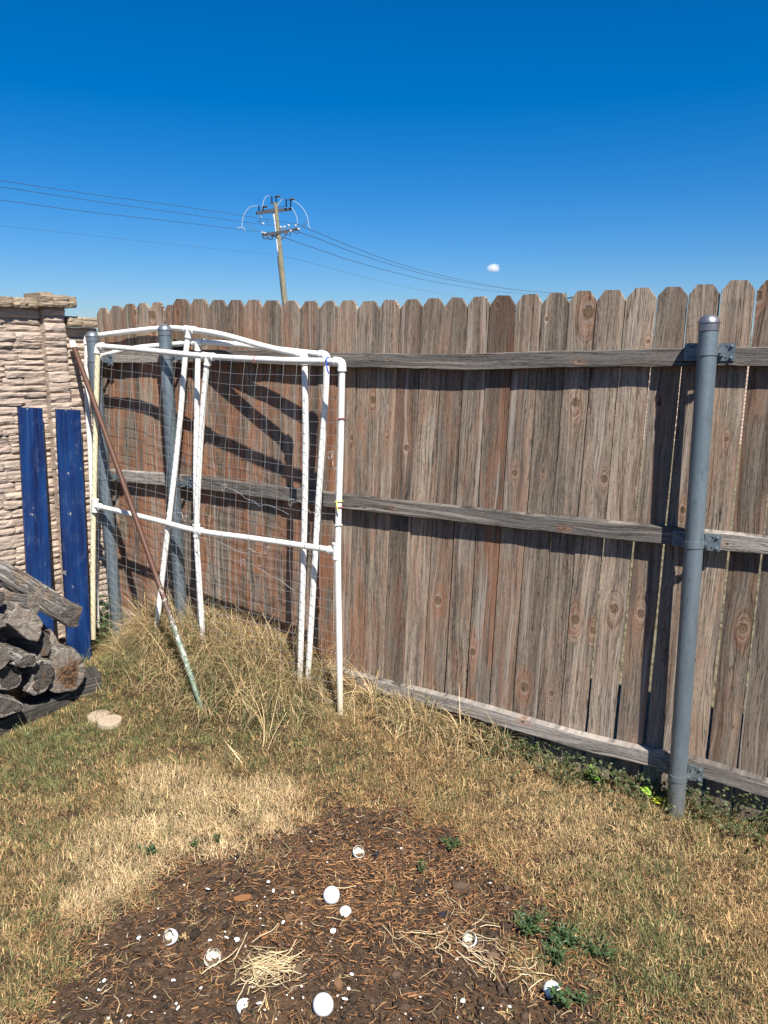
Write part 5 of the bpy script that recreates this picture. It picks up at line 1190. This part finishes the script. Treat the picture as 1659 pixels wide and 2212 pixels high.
def grass_group():
    if 'g' in _ngcache: return _ngcache['g']
    g = bpy.data.node_groups.new('tuft_scatter', 'GeometryNodeTree')
    g.interface.new_socket('Geometry', in_out='INPUT', socket_type='NodeSocketGeometry'); g.interface.new_socket('Geometry', in_out='OUTPUT', socket_type='NodeSocketGeometry')
    N_ = g.nodes; L = g.links; gi = N_.new('NodeGroupInput'); go = N_.new('NodeGroupOutput')
    def na(nm, dt):
        q = N_.new('GeometryNodeInputNamedAttribute'); q.data_type = dt; q.inputs['Name'].default_value = nm; return q.outputs['Attribute']
    sg = N_.new('GeometryNodeSeparateGeometry'); sg.domain = 'POINT'
    cmp_ = N_.new('FunctionNodeCompare'); cmp_.data_type = 'FLOAT'; cmp_.operation = 'GREATER_THAN'; L.new(na('ispt', 'FLOAT'), cmp_.inputs[0]); cmp_.inputs[1].default_value = .5
    L.new(gi.outputs[0], sg.inputs['Geometry']); L.new(cmp_.outputs[0], sg.inputs['Selection'])
    sp = N_.new('GeometryNodeSplitToInstances'); sp.domain = 'POINT'; L.new(sg.outputs['Inverted'], sp.inputs['Geometry']); L.new(na('tid', 'INT'), sp.inputs['Group ID'])
    ip = N_.new('GeometryNodeInstanceOnPoints'); L.new(sg.outputs['Selection'], ip.inputs['Points']); L.new(sp.outputs['Instances'], ip.inputs['Instance'])
    ip.inputs['Pick Instance'].default_value = True; L.new(na('pick', 'INT'), ip.inputs['Instance Index'])
    er = N_.new('FunctionNodeEulerToRotation'); L.new(na('rot', 'FLOAT_VECTOR'), er.inputs[0]); L.new(er.outputs[0], ip.inputs['Rotation']); L.new(na('scl', 'FLOAT_VECTOR'), ip.inputs['Scale'])
    L.new(ip.outputs[0], go.inputs[0]); _ngcache['g'] = g; return g
def grass_obj(name, kinds, pts, mat, label, cat, seed=1):
    """pts: (x, y, z, kind index, green, pale, scale, tiltx, tilty)"""
    r = random.Random(seed); V = []; F = []; TID = []; BR = []; B2 = []; BT = []; spans = []
    for kd, cnt_ in kinds:
        st = len(spans) and spans[-1][1] or 0; spans.append((st, st + cnt_))
        for q in range(cnt_):
            v, f, br, b2, bt = make_tuft(kd, r); o0 = len(V); V += v; F += [tuple(o0 + z for z in ff) for ff in f]
            TID += [st + q] * len(v); BR += br; B2 += b2; BT += bt
    nb_ = len(V); n = len(pts); V += [Vector(p[:3]) for p in pts]; Z = [0.] * n
    o = mesh_obj(name, V, F, mat); me = o.data
    def put(nm, ty, vals, key='value'):
        a = me.attributes.new(nm, ty, 'POINT'); a.data.foreach_set(key, vals)
    put('ispt', 'FLOAT', [0.] * nb_ + [1.] * n); put('tid', 'INT', TID + [0] * n)
    put('br', 'FLOAT', BR + Z); put('b2', 'FLOAT', B2 + Z); put('bt', 'FLOAT', BT + Z)
    put('pick', 'INT', [0] * nb_ + [r.randrange(*spans[p[3]]) for p in pts])
    put('green', 'FLOAT', [0.] * nb_ + [p[4] for p in pts]); put('pale', 'FLOAT', [0.] * nb_ + [p[5] for p in pts]); put('tone', 'FLOAT', [1.] * nb_ + [r.uniform(.50, 1.28) * (1 + .6 * mnoise.noise(Vector((p[0] * 21, p[1] * 21, 2)))) for p in pts])
    rot = [0.] * nb_ * 3; sc = [1.] * nb_ * 3
    for p in pts: rot += [p[7], p[8], r.uniform(0, 2 * pi)]; sc += [p[6], p[6], p[6] * r.uniform(.85, 1.15)]
    put('rot', 'FLOAT_VECTOR', rot, 'vector'); put('scl', 'FLOAT_VECTOR', sc, 'vector')
    m = o.modifiers.new('tufts', 'NODES'); m.node_group = grass_group()
    return tag(o, label, cat, kind='stuff')
def blob(x, y, cx, cy, r): return exp(-((x - cx) ** 2 + (y - cy) ** 2) / (r * r))
GREENS = [(-1.35, 3.05, .35, .9), (-1.45, 2.75, .35, .6), (-.95, 3.2, .25, .45), (-.45, 3.05, .28, .75), (-.62, 3.3, .25, .5), (-1.3, 3.7, .3, .75), (-1.0, 2.35, .22, .45), (-1.1, 1.85, .25, .45), (.1, 2.42, .16, .45), (-.25, 2.72, .2, .4),
          (.75, 2.1, .2, .35), (.9, 1.85, .25, .45), (.95, 2.2, .15, .4), (.65, 1.75, .2, .6), (.95, 2.55, .14, .45), (.2, 2.3, .12, .6), (-.9, 1.75, .18, .5), (.35, 3.0, .25, .25), (1.2, 2.3, .15, .4), (.5, 1.95, .14, .7), (-.75, 2.6, .3, .25)]
pts = []; tried = 0
lx0, lx1, ly0, ly1 = -2.15, 2.1, 1.15, 4.6
for _ in range(125000):
    x, y = rng.uniform(lx0, lx1), rng.uniform(ly0, ly1)
    # keep what the lens could plausibly see plus a margin
    if abs(x) > .56 * y + .5: continue
    s_, o_2 = fsd(x, y)
    if o_2 < .01: continue
    wn_ = (Vector((x, y, 0)) - WC).dot(WN)
    if wn_ < .03: continue
    pd = patch_at(x, y)
    if rng.random() > .018 + .982 * min(1, max(0, (.035 - pd) / .15)): continue
    n1 = mnoise.noise(Vector((x * 3.2, y * 3.2, 4))); n2 = mnoise.noise(Vector((x * 11, y * 11, 8)))
    gr = (.20 if x < -.4 else .12) + .34 * n1 + .30 * n2
    for (cx_, cy_, r_, a_) in GREENS: gr += a_ * .55 * blob(x, y, cx_, cy_, r_)
    sd = poly_sd(x, y, STRAW) + .09 * mnoise.noise(Vector((x * 6, y * 6, 2))) + .06 * mnoise.noise(Vector((x * 17, y * 17, 5))); pale = .0; kd = rng.choice((0, 0, 1, 2))
    if sd > -.10:
        k = min(1, (sd + .10) / .14); k *= .75 + .5 * mnoise.noise(Vector((x * 8, y * 8, 1))); gr *= 1 - .95 * max(0, min(1, k)); pale = max(0, min(1, k)); kd = 2 if rng.random() < .7 else 1
    pale = max(pale, .35 * blob(x, y, .75, 2.5, .3) + .2 * max(0, n2))
    bare = blob(x, y, -.5451, 2.501, .05) + .8 * blob(x, y, .48, 2.48, .05) + .5 * blob(x, y, .585, 2.4577, .04) + .5 * blob(x, y, -.78, 2.5, .03)
    if rng.random() < bare: continue
    dens = .66 + .55 * n2 + .7 * mnoise.noise(Vector((x * 26, y * 26, 3)))
    if rng.random() > dens: continue
    if rng.random() < .10 + .12 * max(0, n1): gr *= .3
    pts.append((x, y, gz(x, y) - .002, kd, min(.95, max(.0, gr)), pale, rng.uniform(.75, 1.15) * (1.15 if sd > 0 else 1), rng.gauss(0, .12), rng.gauss(0, .12)))
grass_obj('lawn_grass', [('short', 7), ('flat', 6), ('fine', 7)], pts, M['grass'], 'short dry and green lawn grass covering the yard', 'grass', 3)
# tall dry grass in the corner and along the fence foot
tp = []
for _ in range(11500):
    s_ = rng.uniform(-.2, 4.0); o_2 = abs(rng.gauss(0, .26)) + .02
    if s_ < 1.75:
        dens = 1.0 * exp(-(o_2 / .38) ** 2) * (1 if s_ < 1.3 else (1.75 - s_) / .45 * .7 + .12)
        if s_ < .35: dens *= exp(-((o_2 - .05) / .7) ** 2)
        kd = 0 if rng.random() < .62 else 1; sc = rng.uniform(.6, 1.22) * (1 if s_ < 1.2 else .85) * (1 - .22 * min(1, o_2 / .5))
        if rng.random() < .12: kd = 2; sc = rng.uniform(.9, 1.2)
    elif s_ < 2.35: dens = .42 * exp(-(o_2 / .13) ** 2) * (1 if s_ < 2.05 else .5); kd = rng.choice((1, 1, 0)); sc = rng.uniform(.5, 1.0)
    else: dens = .22 * exp(-(o_2 / .11) ** 2); kd = 1; sc = rng.uniform(.3, .62)
    if rng.random() > dens: continue
    p = fen(s_, o_2, 0)
    if (p - WC).dot(WN) < .04: continue
    if p.x < -.366 * p.y - .02: continue          # only short green grass in front of the blue boards
    if p.x < -.33 * p.y: sc *= .6
    if 1.5 < s_ < 1.85 and o_2 > .1: sc *= .55
    n1 = mnoise.noise(Vector((p.x * 3, p.y * 3, 14)))
    gr = .10 + .22 * n1 + (.35 if s_ < .25 else 0) * 1 + (.25 if s_ > 2.3 else 0) + .25 * exp(-((o_2 - .38) / .15) ** 2)
    tp.append((p.x, p.y, gz(p.x, p.y) - .005, kd, min(.85, max(.03, gr)), max(0, .3 + n1 * .5), sc, rng.gauss(0, .14), rng.gauss(0, .14)))
for _ in range(420):     # rim of long green grass round the woodpile and the wall foot
    w_, o_2 = rng.uniform(-.05, .95), rng.uniform(.10, 1.05)
    p = wal(w_, o_2, 0)
    if w_ > .42 and o_2 < .74: continue
    if o_2 > .74 and (w_ < .4 or rng.random() > .6 * exp(-((o_2 - .80) / .12) ** 2)): continue
    if o_2 < .74 and rng.random() > .55: continue
    tp.append((p.x, p.y, gz(p.x, p.y) - .005, rng.choice((0, 1, 1)), rng.uniform(.55, .95), .15, rng.uniform(.28, .55), rng.gauss(0, .25), rng.gauss(0, .25)))
grass_obj('tall_grass', [('tall', 7), ('mess', 6), ('wisp', 5)], tp, M['straw'], 'tall bent straw-coloured grass at the foot of the fence and frames', 'tall grass', 9)

# ================================================================== WEEDS
def leaf_quad(p, d, n_, L, w, fold=.25):
    """a pointed leaf with a midrib fold"""
    s_ = d.cross(n_).normalized(); m1, m2 = p + d * L * .35, p + d * L * .72
    V = [p, m1 + s_ * w * .5 + n_ * w * fold, m1, m1 - s_ * w * .5 + n_ * w * fold, m2 + s_ * w * .36 + n_ * w * fold * .6 - n_ * L * .04, m2 - n_ * L * .04, m2 - s_ * w * .36 + n_ * w * fold * .6 - n_ * L * .04, p + d * L - n_ * L * .12]
    F = [(0, 1, 2), (0, 2, 3), (1, 4, 5, 2), (2, 5, 6, 3), (4, 7, 5), (5, 7, 6)]
    return V, F
def weed(x, y, rad, h, nst, nleaf, lsize, mat, label, cat='weed', seed=0, z=None, stemmat=None, group=None, spread=1.0):
    r = random.Random(seed); z0 = gz(x, y) if z is None else z; root = thing('weed', label, cat, (x, y, z0), group); V = []; F = []; br = []; st = MB()
    for i in range(nst):
        a = r.uniform(0, 2 * pi); q = rad * sqrt(r.random()) * spread; tip = Vector((x + cos(a) * q, y + sin(a) * q, z0 + h * r.uniform(.45, 1.))); b0 = Vector((x + cos(a) * q * .25, y + sin(a) * q * .25, z0))
        mid_ = b0.lerp(tip, .5) + Vector((0, 0, h * .12)); P = catmull([b0, mid_, tip], 4); st.tube(P, .0011, 4, cap=False)
        for k in range(nleaf):
            t = (k + 1) / nleaf; p = P[min(len(P) - 1, int(t * (len(P) - 1)))]; aa = r.uniform(0, 2 * pi); up_ = r.uniform(-.1, .7)
            d = Vector((cos(aa), sin(aa), up_)).normalized(); nn = (UP - d * UP.dot(d)).normalized(); L = lsize * r.uniform(.6, 1.15)
            v, f = leaf_quad(p, d, (nn + Vector((r.gauss(0, .3), r.gauss(0, .3), 0))).normalized(), L, L * r.uniform(.45, .7)); o0 = len(V); V += v; F += [tuple(o0 + zz for zz in ff) for ff in f]; br += [r.random()] * len(v)
    o = mesh_obj('leaves', V, F, mat, root); at = o.data.attributes.new('br', 'FLOAT', 'POINT'); at.data.foreach_set('value', br); o['kind'] = 'stuff'
    st.build('stems', stemmat or M['arm'], root)['kind'] = 'stuff'; return root
M['stem'] = simple('weed_stem', (.14, .13, .05), .7, 0, .2, 30)
LF, LV = M['leaf'], M['leaf_vine']
weed(-1.60, 4.13, .05, .30, 9, 5, .045, LF, 'leafy green weed growing at the corner where wall and fence meet', seed=1, stemmat=M['stem'])
weed(-1.54, 4.02, .06, .19, 8, 4, .040, LF, 'lower leafy green weed in front of the corner weed', seed=2, stemmat=M['stem'])
weed(-.7795, 2.2784, .030, .035, 12, 4, .016, LF, 'small green weed in the pale straw patch on the left', seed=3, stemmat=M['stem'])
weed(-.6343, 2.3163, .012, .032, 6, 4, .013, LF, 'tiny green sprout in the straw patch, left of two', seed=4, stemmat=M['stem'])
weed(-.5615, 2.3419, .012, .036, 6, 4, .013, LF, 'tiny green sprout in the straw patch, right of two', seed=5, stemmat=M['stem'])
weed(.4354, 1.9456, .06, .05, 44, 6, .013, LF, 'patch of small dark clover-like weed at the right edge of the soil', seed=6, stemmat=M['stem'])
weed(.5165, 1.9, .065, .045, 44, 6, .013, LF, 'clover-like weed right of the dark soil, behind the dry stems', seed=7, stemmat=M['stem'])
weed(.475, 1.835, .055, .04, 30, 6, .012, LF, 'low clover-like weed nearest the rightmost eggshell', seed=8, stemmat=M['stem'])
weed(.60, 1.85, .06, .045, 26, 6, .012, LF, 'sparse clover-like weed in the dry grass at the right', seed=9, stemmat=M['stem'])
weed(.462, 1.680, .030, .045, 18, 4, .018, LF, 'small broad-leaved weed in front of the rightmost eggshell', seed=10, stemmat=M['stem'])
weed(.5177, 1.6802, .018, .035, 8, 4, .016, LF, 'small weed just right of the broad-leaved one by the bottom edge', seed=11, stemmat=M['stem'])
weed(.2425, 2.325, .045, .040, 16, 4, .014, LF, 'grey-green weed at the top right edge of the soil', seed=12, stemmat=M['stem'])
weed(.1273, 2.1948, .022, .045, 9, 4, .012, LF, 'thin green weed standing on the mulch', seed=13, stemmat=M['stem'])
weed(.8285, 2.7437, .030, .055, 7, 3, .036, M['leaf_bright'], 'broad bright green leaves left of the thick post', seed=14, stemmat=M['stem'])
weed(1.0068, 2.6392, .016, .045, 3, 2, .046, M['leaf_bright'], 'single bright lime leaf near the foot of the thick post', seed=15, stemmat=M['stem'])
weed(1.046, 2.592, .020, .040, 4, 3, .040, M['leaf_yellow'], 'yellow-green leaves right beside the foot of the thick post', seed=16, stemmat=M['stem'])
weed(.56, 2.98, .03, .05, 5, 2, .032, M['leaf_dead'], 'reddish dead leaves among the vines left of the thick post', seed=17, stemmat=M['stem'])
# creeping vine mat along the foot of the fence on the right
V = []; F = []; br = []; vs = MB()
for i in range(230):
    s_ = rng.uniform(2.25, 3.6); o_2 = .015 + abs(rng.gauss(0, .075)); p = fen(s_, o_2, 0); p.z = gz(p.x, p.y); hgt = rng.uniform(.03, .11) * (1.3 if s_ > 3.05 else 1)
    tip = p + FD * rng.gauss(0, .07) + FN * rng.gauss(.0, .035) + UP * hgt; P = catmull([p, p.lerp(tip, .5) + UP * .02, tip], 3); vs.tube(P, .001, 4, cap=False)
    for k in range(7):
        q = P[rng.randrange(1, len(P))] + Vector((rng.gauss(0, .010), rng.gauss(0, .010), rng.gauss(0, .007))); aa = rng.uniform(0, 2 * pi); d = Vector((cos(aa), sin(aa), rng.uniform(-.4, .5))).normalized(); nn = (UP - d * UP.dot(d)).normalized(); L = rng.uniform(.009, .021)
        if q.z < p.z: q.z = p.z + .004
        v, f = leaf_quad(q, d, (nn + Vector((rng.gauss(0, .4), rng.gauss(0, .4), 0))).normalized(), L, L * rng.uniform(.5, .8)); o0 = len(V); V += v; F += [tuple(o0 + zz for zz in ff) for ff in f]; br += [rng.random()] * len(v)
ns_ = len(V); V += vs.v; F += [tuple(ns_ + q for q in f) for f in vs.f]; br += [.1] * len(vs.v)
vm = mesh_obj('creeping_vine', V, F, LV); at = vm.data.attributes.new('br', 'FLOAT', 'POINT'); at.data.foreach_set('value', br)
tag(vm, 'small-leaved creeping vine matted along the fence foot at the right', 'vine', kind='stuff')
